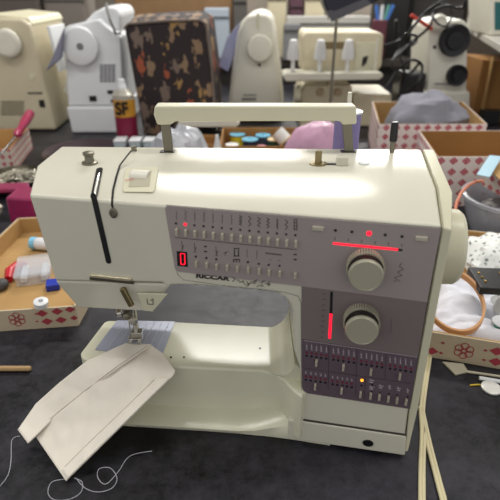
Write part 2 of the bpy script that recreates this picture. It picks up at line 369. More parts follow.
# printed stitch symbols
sy = MB(); rr_ = random.Random(3)
for i in range(14):
    t = i / 13; x = 176.4 + t * 119.2; y0, y1 = 209.5 + t * 11, 219.5 + t * 11.2
    if i == 0: seg(sy, (x, y0 + 2), (x, y1), .0004)
    elif i == 13:
        for dx in (-1.4, 1.4): seg(sy, (x + dx, y0 - 1), (x + dx, y1), .0007)
        for k in range(4): seg(sy, (x - 1.4, y0 - 1 + k * 3.2), (x + 1.4, y0 - 1 + k * 3.2), .0007)
    else:
        nz = 4 + i % 4; am = [0, 1.1, .5, .9, .6, .5, .8, 1.5, 1.4, 1.7, 1.5, 1.0, 1.4][i]; pts = [(x + (am if k % 2 else -am), y0 + (y1 - y0) * k / nz) for k in range(nz + 1)]
        for a, b in zip(pts, pts[1:]): seg(sy, a, b, .00042 if i < 7 else .00065)
seg(sy, (175, 237.4), (297, 249.8), .0006)
for (x, y, k) in [(182.3, 246, 'a'), (195, 248, 'b'), (205.5, 249, 'c'), (216.5, 251.5, 'd'), (226, 252.5, 'e'), (236.5, 254.5, 'h'), (247, 254.5, 'i'), (257, 256, 'i'), (273.5, 254.5, 't'), (295.2, 257, 'q')]:
    if k in 'abd':
        seg(sy, (x - .8, y - 5), (x, y + 3), .0005); seg(sy, (x, y + 3), (x + 1.6, y - 1), .0005); seg(sy, (x - 1.8, y + 4), (x + 1.5, y + 4), .0005)
    if k == 'c' or k == 'q':
        for dy in (-2.5, 2.5): seg(sy, (x - 1.6, y + dy), (x + 1.6, y + dy), .0014)
    if k == 'e': seg(sy, (x - 2.5, y + 1), (x + 2, y - 1), .0005); seg(sy, (x - 1, y + 3), (x, y - 1), .0005)
    if k == 'h':
        for dx in (-2, 2): seg(sy, (x + dx, y - 5), (x + dx, y + 1.5), .001)
        for dy in (-6, 1.5, 5): seg(sy, (x - 3, y + dy), (x + 3, y + dy), .001)
        for dx in (-3, 0, 3): seg(sy, (x + dx, y + 5), (x + dx, y + 8), .001)
    if k == 'i': seg(sy, (x, y - 6), (x, y + 3), .0004)
    if k == 't':
        for j in range(8): seg(sy, (x - 8 + j * 2.1, y - 1.4 + j * .24), (x - 8 + j * 2.1 + 1.3, y - 1.2 + j * .24), .0016)
        seg(sy, (x - 4, y + 5), (x - 2, y + 5.2), .0005); seg(sy, (x + 4.6, y + 6), (x + 7, y + 6.2), .0005)
# scale above the red slider light, zigzag mark
for k in range(6): seg(sy, (335 + k * 13.4, 237.2 + k * 1.35), (334.7 + k * 13.4, 240 + k * 1.35), .0006)
for a, b in zip([(402, 263), (399, 266.5), (403.5, 269), (397.5, 272), (402, 275.5), (394.5, 277.5), (397, 281)], [(399, 266.5), (403.5, 269), (397.5, 272), (402, 275.5), (394.5, 277.5), (400, 281.5), (393.5, 281)]): seg(sy, a, b, .0005)
sy.build('printed_symbols', INK, cp)
button(318, 228.4, cp, .0105, .0042, .003); button(421.6, 238.6, cp, .0105, .0042, .003)
for x, y, o in ((335.6, 230.2, 0), (352, 231.6, 0), (369, 233.2, 1), (385.2, 234.7, 0), (402, 236.2, 0)): led(x, y, cp, LED if o else DARKP, .0024 if o else .0014)
seg(MB(), (398, 249.6), (402.5, 250.4), .0022, .0009).build('slider_slot', DARKP, cp)
seg(MB(), (333, 243.4), (398, 249.6), .0020, .0012).build('light_bar', LED, cp)
# seven-segment display
dsp = MB().box(PF(182.4, 258.8, .0005), (.0108, .0165, .001), FB).build('display_window', DARKP, cp)
d0 = MB(); X0, X1, Y0, Y1, YM = 180.4, 184.6, 253.6, 264.2, 259
for a, b in (((X0, Y0 - .2), (X1, Y0 + .2)), ((X1, Y0), (X1 + .2, YM)), ((X1 + .2, YM), (X1 + .4, Y1)), ((X0 + .5, Y1), (X1 + .4, Y1 + .4)), ((X0, Y0), (X0 + .3, YM)), ((X0 + .3, YM), (X0 + .5, Y1))): seg(d0, a, b, .0009, .0013)
d0.build('lit_digit', LED, dsp)
# dials
DN = unit(FN + V((0, 0, -.02)))
def dial(bx, by, r, parent):
    k = MB().lathe(PF(bx, by, .0008), FN, [(r * 1.04, 0), (r * 1.04, .003), (r, .004), (r, .015), (r * .93, .0175), (r * .90, .0178), (r * .88, .0172), (0, .0172)], 56).build('dial', KNOBF, parent, ang=25)
    rg = MB(); X, Yv, A = basis(FN)
    for i in range(44):
        a = 2 * math.pi * i / 44; rg.box(PF(bx, by, .0095) + (X * math.cos(a) + Yv * math.sin(a)) * r * 1.03, (.0012, .0014, .0108), (unit(-X * math.sin(a) + Yv * math.cos(a)), X * math.cos(a) + Yv * math.sin(a), FN))
    rg.build('grip_ridges', KNOBF, parent)
    MB().lathe(PF(bx, by, .0008), FN, [(r * 1.01, .004), (r * 1.01, .0142)], 48).build('ridge_gap_shade_band', mat('ridge_gap_shade', hexc(50, 46, 44), .5), parent)  # shade in the gaps between ridges, painted as a dark band
dial(365.5, 267.8, .0160, cp); dial(361.5, 321.5, .0160, dp)
tk = MB()
for k in range(9): seg(tk, (322.5 - k * .25, 294 + k * 5.4), (325.5 - k * .25 + (k % 2), 294.3 + k * 5.4), .0006)
seg(tk, (391.5, 318), (390.5, 333.5), .0003); tk.build('printed_scale', INK, dp)
seg(MB(), (331.6, 291.6), (331, 313.6), .0026, .0009).build('slider_slot', DARKP, dp)
seg(MB(), (331, 313.6), (329.6, 338.5), .0026, .0012).build('light_bar', LED, dp)
# lower panel
L = lambda x, y: (290 + x / 3.336, 320 + y / 3.336)
for x, y in ((88, 143), (178, 158), (270, 173), (366, 188), (84, 222), (172, 236), (235, 248), (269, 253), (298, 257), (328, 263), (357, 268), (387, 273)): button(*L(x, y), lp, .0024, .0078, .004)
wt = MB(); rd = MB(); dv = MB()
def cluster(xs, y0, txt=True):
    for i, x in enumerate(xs):
        y = y0 + (x - xs[0]) * .15
        led(*L(x, y), lp, DARKP, .0013)
        seg(MB(), L(x - 4, y - 10), L(x + 4, y - 9), .0024, .001).build('red_marker', INKR, lp)
        if txt:
            for k in range(3 + i % 2): seg(wt, L(x - 3 + (k + i) % 2, y - 21 - k * 5), L(x + 3 - k % 2, y - 20.5 - k * 5), .0007, .001)
            seg(wt, L(x + (i % 3) - 1, y - 40), L(x + 1, y - 20), .0003, .001)
        else:
            seg(wt, L(x - 2, y - 26), L(x + 2, y - 25), .0006, .001); seg(wt, L(x - 2, y - 20), L(x + 2, y - 19), .0006, .001); seg(wt, L(x + (2 if i % 2 else -2), y - 26), L(x + 2, y - 19), .0005, .001)
cluster((56, 72, 88, 104, 121), 118); cluster((145, 161, 178, 196, 213), 131); cluster((238, 255, 272, 290, 307), 146); cluster((334, 351, 368, 386, 404), 161)
cluster((53, 69, 86, 102, 118), 198, False); cluster((142, 158, 175, 190, 206), 213, False)
led(*L(240, 200), lp, LEDO, .0016); led(*L(239, 217), lp)
for x, y in ((272, 238), (300, 242), (330, 246), (357, 250), (392, 255), (274, 214)): led(*L(x, y), lp)
for x, y, s in ((272, 203, 9), (272, 226, 9), (303, 222, 9), (333, 224, 5), (363, 230, 7), (393, 236, 4)):
    seg(wt, L(x - s, y - 3), L(x + s, y - 1), .0007, .001); seg(wt, L(x - s, y + 4), L(x + s * .6, y + 5), .0007, .001); seg(wt, L(x - s * .4, y - 8), L(x + s * .2, y + 8), .0005, .001)
seg(wt, L(45, 68), L(424, 124), .0005, .001)
for a, b in (((130, 82), (127, 232)), ((224, 96), (219, 248)), ((320, 110), (317, 196)), ((45, 160), (405, 212)), ((252, 190), (248, 264))): seg(dv, L(*a), L(*b), .0005, .001)
wt.build('printed_symbols', INKW, lp); dv.build('divider_lines', INK, lp)

# maker's name, text set on the front
def text(body_, px, py, size, m, parent, name, sx=1.0, B=None, pos=None, off=.0006, bold=.0, shear=0, ext=.0002):
    cu = bpy.data.curves.new(name, 'FONT'); cu.body = body_; cu.size = size; cu.extrude = ext; cu.offset = bold; cu.shear = shear; cu.align_x = 'CENTER'; cu.align_y = 'CENTER'
    o = bpy.data.objects.new(name + '_c', cu); C.objects.link(o)
    me = bpy.data.meshes.new_from_object(o.evaluated_get(bpy.context.evaluated_depsgraph_get())); bpy.data.objects.remove(o)
    X, Yv, N = B or FB; p = pos if pos is not None else PF(px, py, off)
    s = MB(); vs = [p + X * v.co.x * sx + Yv * v.co.y + N * v.co.z for v in me.vertices]
    s.add(vs, [tuple(q.vertices) for q in me.polygons]); bpy.data.meshes.remove(me)
    return s.build(name, m, parent, smooth=False)
text('RICCAR', 212, 277.4, .0062, INK, mc, 'maker_lettering', 1.55, bold=.00028, shear=.1)
jl = MB()
for i in range(6):
    x = 236.5 + i * 6.1; y = 280.6 + i * .85; g = random.Random(i + 4)
    for k in range(4):
        a = (x + g.uniform(-2.2, 2.2), y + g.uniform(-2, 2)); b = (a[0] + g.choice((3, -3, .6)), a[1] + g.choice((.4, 2.6, -2))); seg(jl, a, b, .0006)
    if i > 2: seg(jl, (x - 2.6, y - 1.6), (x + 2.2, y - 1.0), .0006)
jl.build('script_lettering', INK, mc)

# take-up slot over the slanted top and the front, thread slot, latch
def strip(mb, pts, w_, pf, N, off=.0004):
    for i, (a, b) in enumerate(zip(pts, pts[1:])): seg(mb, a, b, w_, off + i * .00002, pf, N)
    for p in pts: mb.cyl(pf(*p, off - .0003), N, w_ / 2, .00032, 14)
    return mb
ts = MB(); strip(ts, [(99.5, 169.5), (94, 196.5)], .0070, PS, SN); strip(ts, [(93.5, 196), (108.5, 261)], .0062, PF, FN); ts.build('take_up_slot', DARKP, mc)
tl = MB(); tl.tube([PS(99, 174, .0006), PS(96.5, 184, .0016), PS(94.6, 193, .0016), PF(94.6, 199, .0012)], .0016, 8); tl.build('take_up_lever', STEEL, mc)
th = MB(); strip(th, [(131, 151), (127, 156), (120, 165), (116.5, 176), (113, 190), (112.5, 198)], .0022, PS, SN); strip(th, [(112.3, 198), (112, 205), (113.5, 211)], .0022, PF, FN)
th.build('thread_slot', DARKP, mc)
te = MB(); te.lathe(PF(113.5, 213, .0005), FN, [(.0042, 0), (.0042, .001), (.0026, .0014), (.0022, .0006), (0, .0006)], 20, 1.25); te.build('thread_eyelet', STEELD, mc)
MB().box(PT(134, 148.5, .003), (.006, .004, .006)).build('thread_guide', STEELD, mc, bev=.0006)
la = MB().box(PF(111, 277.6, .0012), (.046, .0036, .003), FB).build('cover_latch', mat('pale_brass', hexc(206, 196, 168), .25, metal=.5), mc, bev=.001)
MB().box(PF(111.5, 280.6, .0004), (.049, .0030, .0012), FB).build('latch_shade_strip', mat('latch_recess_shade', hexc(70, 62, 48), .6), la)  # dark strip stands in for the shade beneath the latch lip
# tension dial window
tf = MB().prism([PS(*p, .0001) for p in ((127, 168.5), (157, 167), (158.5, 169), (154.5, 191), (152.5, 192.6), (124, 192.2), (122.8, 190), (125.5, 170))], SN * .0008).build('tension_frame', CREAM2, mc, bev=.0003)
MB().prism([PS(*p, .0009) for p in ((131, 171.5), (151.5, 171), (149.5, 186.5), (128.5, 187.2))], SN * .0003).build('dial_recess_shade_plate', mat('recess_shade_beige', hexc(176, 170, 148), .6), tf)  # flat plate, the shade of the recess put into its duller colour
MB().lathe(PS(141, 179, -.0050) - SX * .0095, SX, [(.009, 0), (.0095, .001), (.0095, .018), (.009, .019)], 40).build('tension_dial', OFFW, tf, ang=25)
seg(MB(), (125, 180), (134, 178.6), .0011, .0022, PS, SN).build('red_mark', mat('red_paint', hexc(196, 60, 60), .5), tf)
# little steel thread post on the top
MB().lathe(PT(90, 163.5), (0, 0, 1), [(.0085, 0), (.0085, .002), (.0055, .0028), (.0050, .004), (.0050, .009), (.0062, .010), (.0062, .0125), (.003, .0135), (0, .0135)], 28).build('thread_post', STEELD, mc, ang=25)
# bobbin winder, stop and button
MB().lathe(PT(318, 164), (0, 0, 1), [(.0095, 0), (.0095, .0012), (.005, .0016), (.0038, .002), (.0036, .013), (.0030, .0145), (0, .0145)], 28).build('bobbin_winder', BRASS, mc, ang=25)
MB().box(PT(342, 160.5, .005), (.0125, .009, .010)).build('winder_stop', CREAM, mc, bev=.001)
MB().box(PT(330, 164, .0006), (.014, .003, .0012)).build('winder_slot', DARKP, mc)
MB().lathe(PT(364, 163.5), (0, 0, 1), [(.006, 0), (.006, .001), (.004, .002), (0, .002)], 20).build('top_button', WHITEP, mc)
# raised panel on the right of the top with the seam
sm = MB()
for a, b in (((355, 151), (357, 155)), ((357, 155), (366, 156.5)), ((423.5, 150), (438.5, 188))): seg(sm, a, b, .0006, .0016 if a[0] > 400 else .0004, PT, V((0, 0, 1)))
seg(sm, (438.4, 188), (443.2, 227), .0006, .0014, PS, SN)
seg(sm, (443, 228), (409.8, 409), .0006, .0014)
sm.build('cap_seam', mat('seam_line', hexc(120, 116, 90), .7), mc)
# handle
hy = .572
gb = MB(); pa = [(154.5, 104.8), (356.5, 105), (357, 123.2), (343, 124), (340, 120.2), (175, 120.5), (171, 123.8), (157, 124), (153.5, 114)]
gb.prism([Y(x, y + 1.2, hy - .009) for x, y in pa], (0, .020, 0)); gb.build('handle_grip', CREAM2, mc, bev=.0022)
for x0, x1, x2, x3 in ((160.5, 169.5, 173, 164), (342.5, 352, 353.5, 345)):
    MB().prism([Y(x0, 124, hy - .003), Y(x1, 124, hy - .003), Y(x2, 151.5, hy - .003), Y(x3, 151.5, hy - .003)], (0, .005, 0)).build('handle_post', STEELD, mc)
for px in (167.5, 348): MB().box(PT(px, 151.3, .0004), (.017, .009, .001)).build('handle_slot', DARKP, mc)
# pins behind
pb = Y(392.3, 150, .568)
MB().lathe(V((pb.x, .568, TZ - .002)), (-.03, 0, 1), [(.0030, 0), (.0030, .02), (.0030, .030)], 16).build('spool_pin', STEELD, mc)
MB().lathe(V((pb.x - .0004, .568, TZ + .013)), (-.03, 0, 1), [(.0036, 0), (.0044, .001), (.0042, .020), (.0034, .0225), (0, .0228)], 20).build('pin_cap', DARKP, mc)
sp = Y(345, 150, .612)
MB().box((sp.x, .605, .247), (.05, .034, .006)).build('spool_bracket', CREAM, mc, bev=.001)
MB().cyl((sp.x, .612, .25), (0, 0, 1), .0026, .100, 12).build('rear_spool_pin', OFFW, mc)
# needle assembly
nb = Z(137, 343, BZ); nx, ny = nb.x - .001, nb.y + .001
na = MB().cyl((nx, ny, .112), (0, 0, 1), .0038, .036, 20).build('needle_bar', STEEL, mc)
MB().lathe((nx, ny, .104), (0, 0, 1), [(.0045, 0), (.0052, .001), (.0052, .010), (.0042, .011)], 20).build('needle_clamp', STEEL, mc)
MB().lathe((nx - .018, ny - .004, .121), (1, .2, 0), [(.003, 0), (.0048, .001), (.0048, .006), (.002, .007), (.002, .016)], 20).build('clamp_screw', STEEL, mc, ang=25)
MB().lathe((nx - .006, ny - .002, .115), (0, -.3, 1), [(.0055, 0), (.0055, .006), (.003, .008)], 16).build('thread_clip', STEELD, mc, ang=25)
MB().tube([(nx - .005, ny - .002, .112), (nx - .005, ny - .002, .084), (nx - .005, ny - .002, .079)], [.0009, .0008, .0002], 8).build('needle', STEEL, mc)
MB().tube([(nx + .002, ny + .001, .142), (nx + .002, ny, .096), (nx + .003, ny - .001, .088)], .0034, 10).build('presser_bar', STEEL, mc)
pf_ = MB(); pf_.box((nx + .003, ny - .002, .090), (.013, .010, .009)); pf_.box((nx - .005, ny - .012, .0815), (.0045, .026, .0018)); pf_.box((nx + .006, ny - .012, .0815), (.0055, .026, .0018)); pf_.box((nx, ny - .002, .0835), (.016, .010, .003))
pf_.build('presser_foot', STEEL, mc, bev=.0008, seg=2)
MB().box(PF(127, 297, 0), (.0060, .023, .005), (unit(FX + FZ * .42), unit(FZ - FX * .42), FN)).build('presser_lifter', BRASS, mc, bev=.0012)
rv = MB().prism([PF(*p, -.0004) for p in ((137.5, 292.6), (168, 293.4), (153, 311), (144.5, 310))], FN * .0016).build('reverse_lever', CREAM2, mc, bev=.0005, seg=2)
us = MB()
for a, b in (((147, 298.5), (147.5, 304)), ((147.5, 304), (153, 304.5)), ((153, 304.5), (153, 299)), ((153, 299), (150.5, 300.5))): seg(us, a, b, .0008, .0016)
us.build('reverse_mark', INK, rv)

# purple spool on the rear pin
ps = thing('thread_spool', 'tall lilac thread spool with white cap on the rear pin, behind the machine handle', 'thread spool', (sp.x, .612, .2505))
MB().lathe((sp.x, .612, .2512), (0, 0, 1), [(.0033, 0), (.0157, 0), (.0157, .075), (.0033, .075)], 32).build('thread', mat('lilac_thread', hexc(136, 126, 176), .7, bump=.3, bs=500), ps)
MB().lathe((sp.x, .612, .3264), (0, 0, 1), [(.0033, 0), (.0172, 0), (.0172, .0022), (.006, .003), (.0033, .003)], 32).build('cap', WHITEP, ps)

# ------------------------------------------------------------ fabric under the foot, loose threads
CLOTH = mat('cotton_twill', hexc(246, 238, 224), .9, bump=.35, bs=1400, var=.07, vs=20)
def lerpn(tab, v):
    for (v0, p0), (v1, p1) in zip(tab, tab[1:]):
        if v <= v1:
            t = (v - v0) / (v1 - v0); return (p0[0] + (p1[0] - p0[0]) * t, p0[1] + (p1[1] - p0[1]) * t)
    return tab[-1][1]
RT = [(0, (150, 344.5)), (.10, (163, 354)), (.2, (175.8, 371)), (.24, (173, 376)), (1, (66, 481))]
ML = [(0, (127, 343.5)), (.2, (112, 366)), (.5, (84, 392)), (.8, (50, 420)), (1, (36, 437))]
SL_ = [(0, (126, 343.5)), (.25, (87, 361)), (.55, (60, 382.5)), (.78, (36, 404)), (1, (18, 430))]
SR_ = [(0, (150, 346)), (.25, (119, 368)), (.55, (86, 393)), (.84, (52, 420)), (1, (28, 443.5))]
def cz_(v, u):
    s_ = max(0, (v - .16) / .84); s_ = s_ * s_ * (3 - 2 * s_) * .45 + s_ * .55
    return .0785 + (.0045 + .010 * (1 - u) - .0785) * s_
def cl_pt(u, v, lift=0):
    a, b = lerpn(ML, v), lerpn(RT, v); x = a[0] + (b[0] - a[0]) * u; y = a[1] + (b[1] - a[1]) * u
    wv = .0028 * v * noise.noise(V((x / 26, y / 26, 2))) + .0012 * noise.noise(V((x / 9, y / 16, 7)))
    return Z(x, y, max(cz_(v, u) + wv + lift, .0025))
def st_pt(u, v, lift=.0032):
    a, b = lerpn(SL_, v), lerpn(SR_, v); x = a[0] + (b[0] - a[0]) * u; y = a[1] + (b[1] - a[1]) * u
    return Z(x, y, cz_(v, 0) + .0008 * math.sin(math.pi * u) + .0012 * noise.noise(V((x / 14, y / 14, 4))) + lift)
ct = thing('fabric_piece', 'unbleached white cotton piece with a folded seam, clamped under the presser foot', 'fabric', Z(60, 450, 0))
def solid(mb_fn, nu, nv, th, name, m, par):
    o = MB().grid(mb_fn, nu, nv).build(name, m, par, ang=80)
    s = o.modifiers.new('thick', 'SOLIDIFY'); s.thickness = th; s.offset = 0; return o
solid(lambda u, v: cl_pt(u, v), 40, 60, .0011, 'main_panel', CLOTH, ct)
solid(lambda u, v: st_pt(u, v), 14, 60, .0016, 'folded_strip', CLOTH, ct)
solid(lambda u, v: cl_pt(.80 + .185 * u, .26 + v * .725, .0016), 8, 50, .0008, 'hem_fold', CLOTH, ct)
sl = MB(); sl.tube([st_pt(.9, v, .0040) for v in [i / 40 * .84 for i in range(41)]], .0004, 6); sl.tube([cl_pt(.792, .28 + v, .0008) for v in [i / 40 * .68 for i in range(41)]], .0003, 6)
sl.build('seam_line', mat('seam_thread', hexc(188, 172, 158), .9), ct)
THR = mat('white_thread', hexc(190, 190, 200), .7)
def thread(pts, label, r=.00035):
    ps_ = [Z(x, y, .0006) for x, y in pts]; res = []
    for i in range(len(ps_) - 1):
        p0, p1, p2, p3 = ps_[max(i - 1, 0)], ps_[i], ps_[i + 1], ps_[min(i + 2, len(ps_) - 1)]
        for k in range(8):
            t = k / 8; res.append(.5 * ((2 * p1) + (p2 - p0) * t + (2 * p0 - 5 * p1 + 4 * p2 - p3) * t * t + (-p0 + 3 * p1 - 3 * p2 + p3) * t ** 3))
    return tag(MB().tube(res + [ps_[-1]], r, 6).build('loose_thread', THR, None, loc=tuple(ps_[0])), label, 'thread')
thread([(20, 436), (12, 440), (11, 460), (8, 475), (0, 486)], 'loose white thread hanging at the far left from the fabric corner')
thread([(66, 479), (52, 482), (48, 493), (55, 500), (70, 499), (81, 492), (82, 482), (74, 478)], 'white thread curled in a big loop below the fabric tip')
thread([(76, 478), (85, 488), (98, 492), (112, 488), (117, 478), (110, 468), (99, 469), (98, 478), (106, 484), (118, 472), (130, 456), (152, 451)], 'curly white thread trailing right from the fabric tip')

# ------------------------------------------------------------ cords on the right
CORD = mat('cream_cord', hexc(218, 208, 170), .5)
def cord(pts, label, rr=.0020):
    ps_ = [Z(x, y, .0030) for x, y in pts]; res = []
    for i in range(len(ps_) - 1):
        p0, p1, p2, p3 = ps_[max(i - 1, 0)], ps_[i], ps_[i + 1], ps_[min(i + 2, len(ps_) - 1)]
        for k in range(6):
            t = k / 6; res.append(.5 * ((2 * p1) + (p2 - p0) * t + (2 * p0 - 5 * p1 + 4 * p2 - p3) * t * t + (-p0 + 3 * p1 - 3 * p2 + p3) * t ** 3))
    res.append(ps_[-1]); mb = MB()
    for s in (-1, 1):
        side = [];
        for i, p in enumerate(res):
            t = unit(res[min(i + 1, len(res) - 1)] - res[max(i - 1, 0)]); side.append(p + V((t.y, -t.x, 0)) * s * rr * .85)
        mb.tube(side, rr, 10)
    return tag(mb.build('electric_cable', CORD, None, loc=tuple(ps_[0])), label, 'cord')
cord([(430, 352), (425, 385), (422, 410), (423, 432), (422, 470), (422, 520)], 'cream twin cord running straight down, nearest the machine pillar')
cord([(421, 407), (427.5, 438), (435, 468), (449, 520)], 'cream twin cord slanting away to the lower right on the table')

# ------------------------------------------------------------ boxes
def open_box(label, x0, x1, y0, y1, h, inner, outer, th=.003, group=None, name='cardboard_box', rz=0, rzy=None, c0=None):
    """x0..x1 along the front, y0 near, y1 far"""
    cx, cy = c0 or ((x0 + x1) / 2, (y0 + y1) / 2); t = thing(name, label, 'box', (cx, cy, 0))
    w_, d = x1 - x0, y1 - y0
    Rm = Matrix.Rotation(rz, 3, 'Z'); c = V((cx, cy, 0)); Ry = Matrix.Rotation(rz if rzy is None else rzy, 3, 'Z'); B = (Rm @ V((1, 0, 0)), Ry @ V((0, 1, 0)), V((0, 0, 1)))
    at = lambda a, b, z: c + B[0] * a + B[1] * b + V((0, 0, z))
    i = MB(); i.box(at(0, 0, .0025), (w_ - .002, d - .002, .003), B)
    for s in (-1, 1):
        i.box(at(s * (w_ / 2 - th), 0, h / 2 + .001), (th, d - .004, h - .002), B); i.box(at(0, s * (d / 2 - th), h / 2 + .001), (w_ - .004, th, h - .002), B)
    i.build('liner', inner, t, smooth=False)
    for nm, p, sz in (('front_panel', at(0, -d / 2, h / 2 + .0005), (w_, .0022, h)), ('back_panel', at(0, d / 2, h / 2 + .0005), (w_, .0022, h)), ('side_panel', at(-w_ / 2, 0, h / 2 + .0005), (.0022, d, h)), ('side_panel', at(w_ / 2, 0, h / 2 + .0005), (.0022, d, h))):
        MB().box(p, sz, B).build(nm, outer, t, smooth=False)
    return t
# rosette seals printed on the two near boxes
ROSE = mat('crimson_print', hexc(170, 60, 72), .7)
def rosette(t, c, X, Zv, r):
    m = MB(); N = X.cross(Zv); c = V(c)
    if N.dot(V((0, 0, CAMH)) - c) < 0: N = -N
    for k in range(6):
        a = R(60 * k + 30); q = c + (X * math.cos(a) + Zv * math.sin(a)) * r * .58
        m.loft([[q + (X * math.cos(b) + Zv * math.sin(b)) * rr + N * .0003 for b in [2 * math.pi * i / 14 for i in range(14)]] for rr in (r * .42, r * .33)], cap=False)
    m.loft([[c + (X * math.cos(b) + Zv * math.sin(b)) * rr + N * .0003 for b in [2 * math.pi * i / 14 for i in range(14)]] for rr in (r * .34, r * .27)], cap=False)
    m.build('printed_rosette', ROSE, t, smooth=False)

# left near box
def diamonds(t, onface, X, lst):
    for px, py, s_ in lst:
        c = onface(px, py); MB().add([c + X * -.0088 * s_, c + V((0, 0, -.0062 * s_)), c + X * .0088 * s_, c + V((0, 0, .0062 * s_))], [(0, 1, 2, 3)]).build('printed_diamond', ROSE, t, smooth=False)
eX = V((math.cos(R(7)), math.sin(R(7)), 0)); eY = V((.02, 1, 0)); eFR = V((-.264, .626, 0)); eC = eFR - eX * .1125 + eY * .175
bE = open_box('low open cardboard box with crimson rosettes at the left edge, holding small tools', 0, .225, 0, .35, .036, CARD, mat('printed_box_side', hexc(206, 190, 164), .8, var=.08), rz=R(7), rzy=R(-1.1), c0=(eC.x, eC.y))
eN = V((eX.y, -eX.x, 0))
onE = lambda px, py: P(px, py, eFR + eN * .0018, eN)
rosette(bE, onE(17, 319.5), eX, V((0, 0, 1)), .0125)
diamonds(bE, onE, eX, ((42, 313.5, 1), (57, 311.5, 1), (70, 309.5, .9), (47, 321.5, 1), (61, 320, 1), (74, 318, .7), (37, 321.5, .3), (36, 314, .3)))
# right near box
dX = V((math.cos(R(-16)), math.sin(R(-16)), 0)); dY = V((-dX.y, dX.x, 0)); dFL = V((.228, .56, 0)); dC = dFL + dX * .17 + dY * .18
bD = open_box('low open cardboard box on the right holding lace, a hoop and white cloth', 0, .34, 0, .36, .042, CARD, mat('printed_box_side_grey', hexc(196, 180, 152), .8, var=.08), rz=R(-16), c0=(dC.x, dC.y))
onD = lambda px, py: P(px, py, dFL - dY * .0018, dY)
rosette(bD, onD(464, 351), dX, V((0, 0, 1)), .0135)
diamonds(bD, onD, dX, ((497, 351.5, 1.1), (496, 362, 1.1), (485.5, 350.5, .35), (484, 360, .35), (443, 343, .35), (441, 353, .35), (432, 351, 1)))
inD = lambda a, b, z: dFL + dX * a + dY * b + V((0, 0, z))
open_box('white box printed with red diamonds holding a grey cloth, behind the machine', .362, .665, 1.404, 1.72, .12, CARD, DIAM, rz=0, rzy=R(-9), c0=(.538, 1.562))
open_box('empty brown-lined box with red diamond print, right of the machine top', 0, .38, 0, .235, .12, CARDD, DIAM, rz=0, rzy=R(-7), c0=(.628, 1.218))
open_box('brown box of thread spools standing behind the carrying handle', -.085, .165, 1.36, 1.57, .07, CARDD, CARDD)
open_box('patterned box at far left with a screwdriver across it', 0, .30, 0, .24, .065, CARD, DIAMS, rz=R(10), c0=(-.83, 1.44))
open_box('small plain brown box between the plastic bag and the spool box', -.21, -.095, 1.38, 1.48, .07, CARDD, CARDD)

# grey cloth in the box
gc = MB().blob((.545, 1.555, .085), (.118, .105, .095), 3, .10, 2.2, 40).build('folded_cloth', mat('grey_jersey', hexc(140, 140, 150), .9, bump=.6, bs=40, var=.15, vs=18), None, loc=(.535, 1.56, .01))
tag(gc, 'rumpled grey cloth bundle lying in the diamond-printed box', 'cloth')

# ------------------------------------------------------------ left box contents
E0 = .0045
def lying(name, label, cat, px, py, z): return thing(name, label, cat, Z(px, py, z))
p = Z(34, 244, .016); bt = thing('small_bottle', 'small white bottle with a light blue cap lying in the left box', 'bottle', V((p.x, p.y, E0)))
q0 = V((p.x + .004, p.y, .0175)); ax = V((1, -.15, 0))
MB().lathe(q0, -ax, [(.012, 0), (.0125, .001), (.0120, .009), (.010, .010), (0, .010)], 24).build('cap', mat('light_blue_plastic', hexc(130, 196, 226), .4), bt)
MB().lathe(q0, ax, [(.010, 0), (.012, .004), (.012, .030), (.010, .033), (0, .033)], 24).build('bottle_body', WHITEP, bt)
cs = thing('clear_case', 'clear plastic case lying in the left box beside a red tool', 'case', Z(34, 270, E0))
ccn = Z(34, 268, .02); Bc = (V((.96, .28, 0)).normalized(), V((-.28, .96, 0)).normalized(), V((0, 0, 1)))
MB().box((ccn.x, ccn.y, .0135), (.056, .070, .018), Bc).build('tray', CLEAR, cs, bev=.003)
MB().box((ccn.x, ccn.y, .0255), (.060, .074, .006), Bc).build('lid', CLEAR, cs, bev=.002)
for k in (-1, 1): MB().box((ccn.x + .0 + k * .016, ccn.y + k * .005, .011), (.010, .05, .009), Bc).build('inner_divider', WHITEP, cs, bev=.001)
p = Z(14, 273, .012); rt = thing('red_tool', 'red plastic tool handle at the left of the clear case', 'tool', V((p.x, p.y, E0)))
MB().tube([p + V((.010, .030, 0)), p + V((-.002, .020, .003)), p + V((-.006, 0, .003)), p + V((0, -.022, 0))], [.006, .009, .0095, .007], 12).build('grip', mat('red_plastic', hexc(196, 30, 44), .35), rt)
p = Z(53, 284, .012); bo = MB().box((p.x, p.y, .0105), (.022, .024, .012), Bc).build('blue_clip', mat('royal_blue_plastic', hexc(24, 52, 168), .35), None, bev=.002, loc=(p.x, p.y, E0)); tag(bo, 'small royal blue plastic clip in front of the clear case', 'clip')
p = Z(1, 285, .012); bo = MB().blob((p.x, p.y, .0125), (.012, .014, .0095), 2, .05).build('dark_button', mat('charcoal_rubber', hexc(64, 62, 64), .6), None, loc=(p.x, p.y, E0)); tag(bo, 'dark grey rounded lump at the left edge inside the box', 'tool part')
p = Z(41, 304, .040); bo = MB().lathe((p.x, p.y, .0372), (.12, -.1, 1), [(.004, 0), (.0085, 0), (.0105, .001), (.0105, .0085), (.0085, .0095), (.0038, .0095), (.0035, .007), (.0035, .0002)], 28).build('white_bobbin', WHITEP, None, loc=(p.x, p.y, .0372)); tag(bo, 'white ring bobbin resting on the front rim of the left box', 'bobbin')
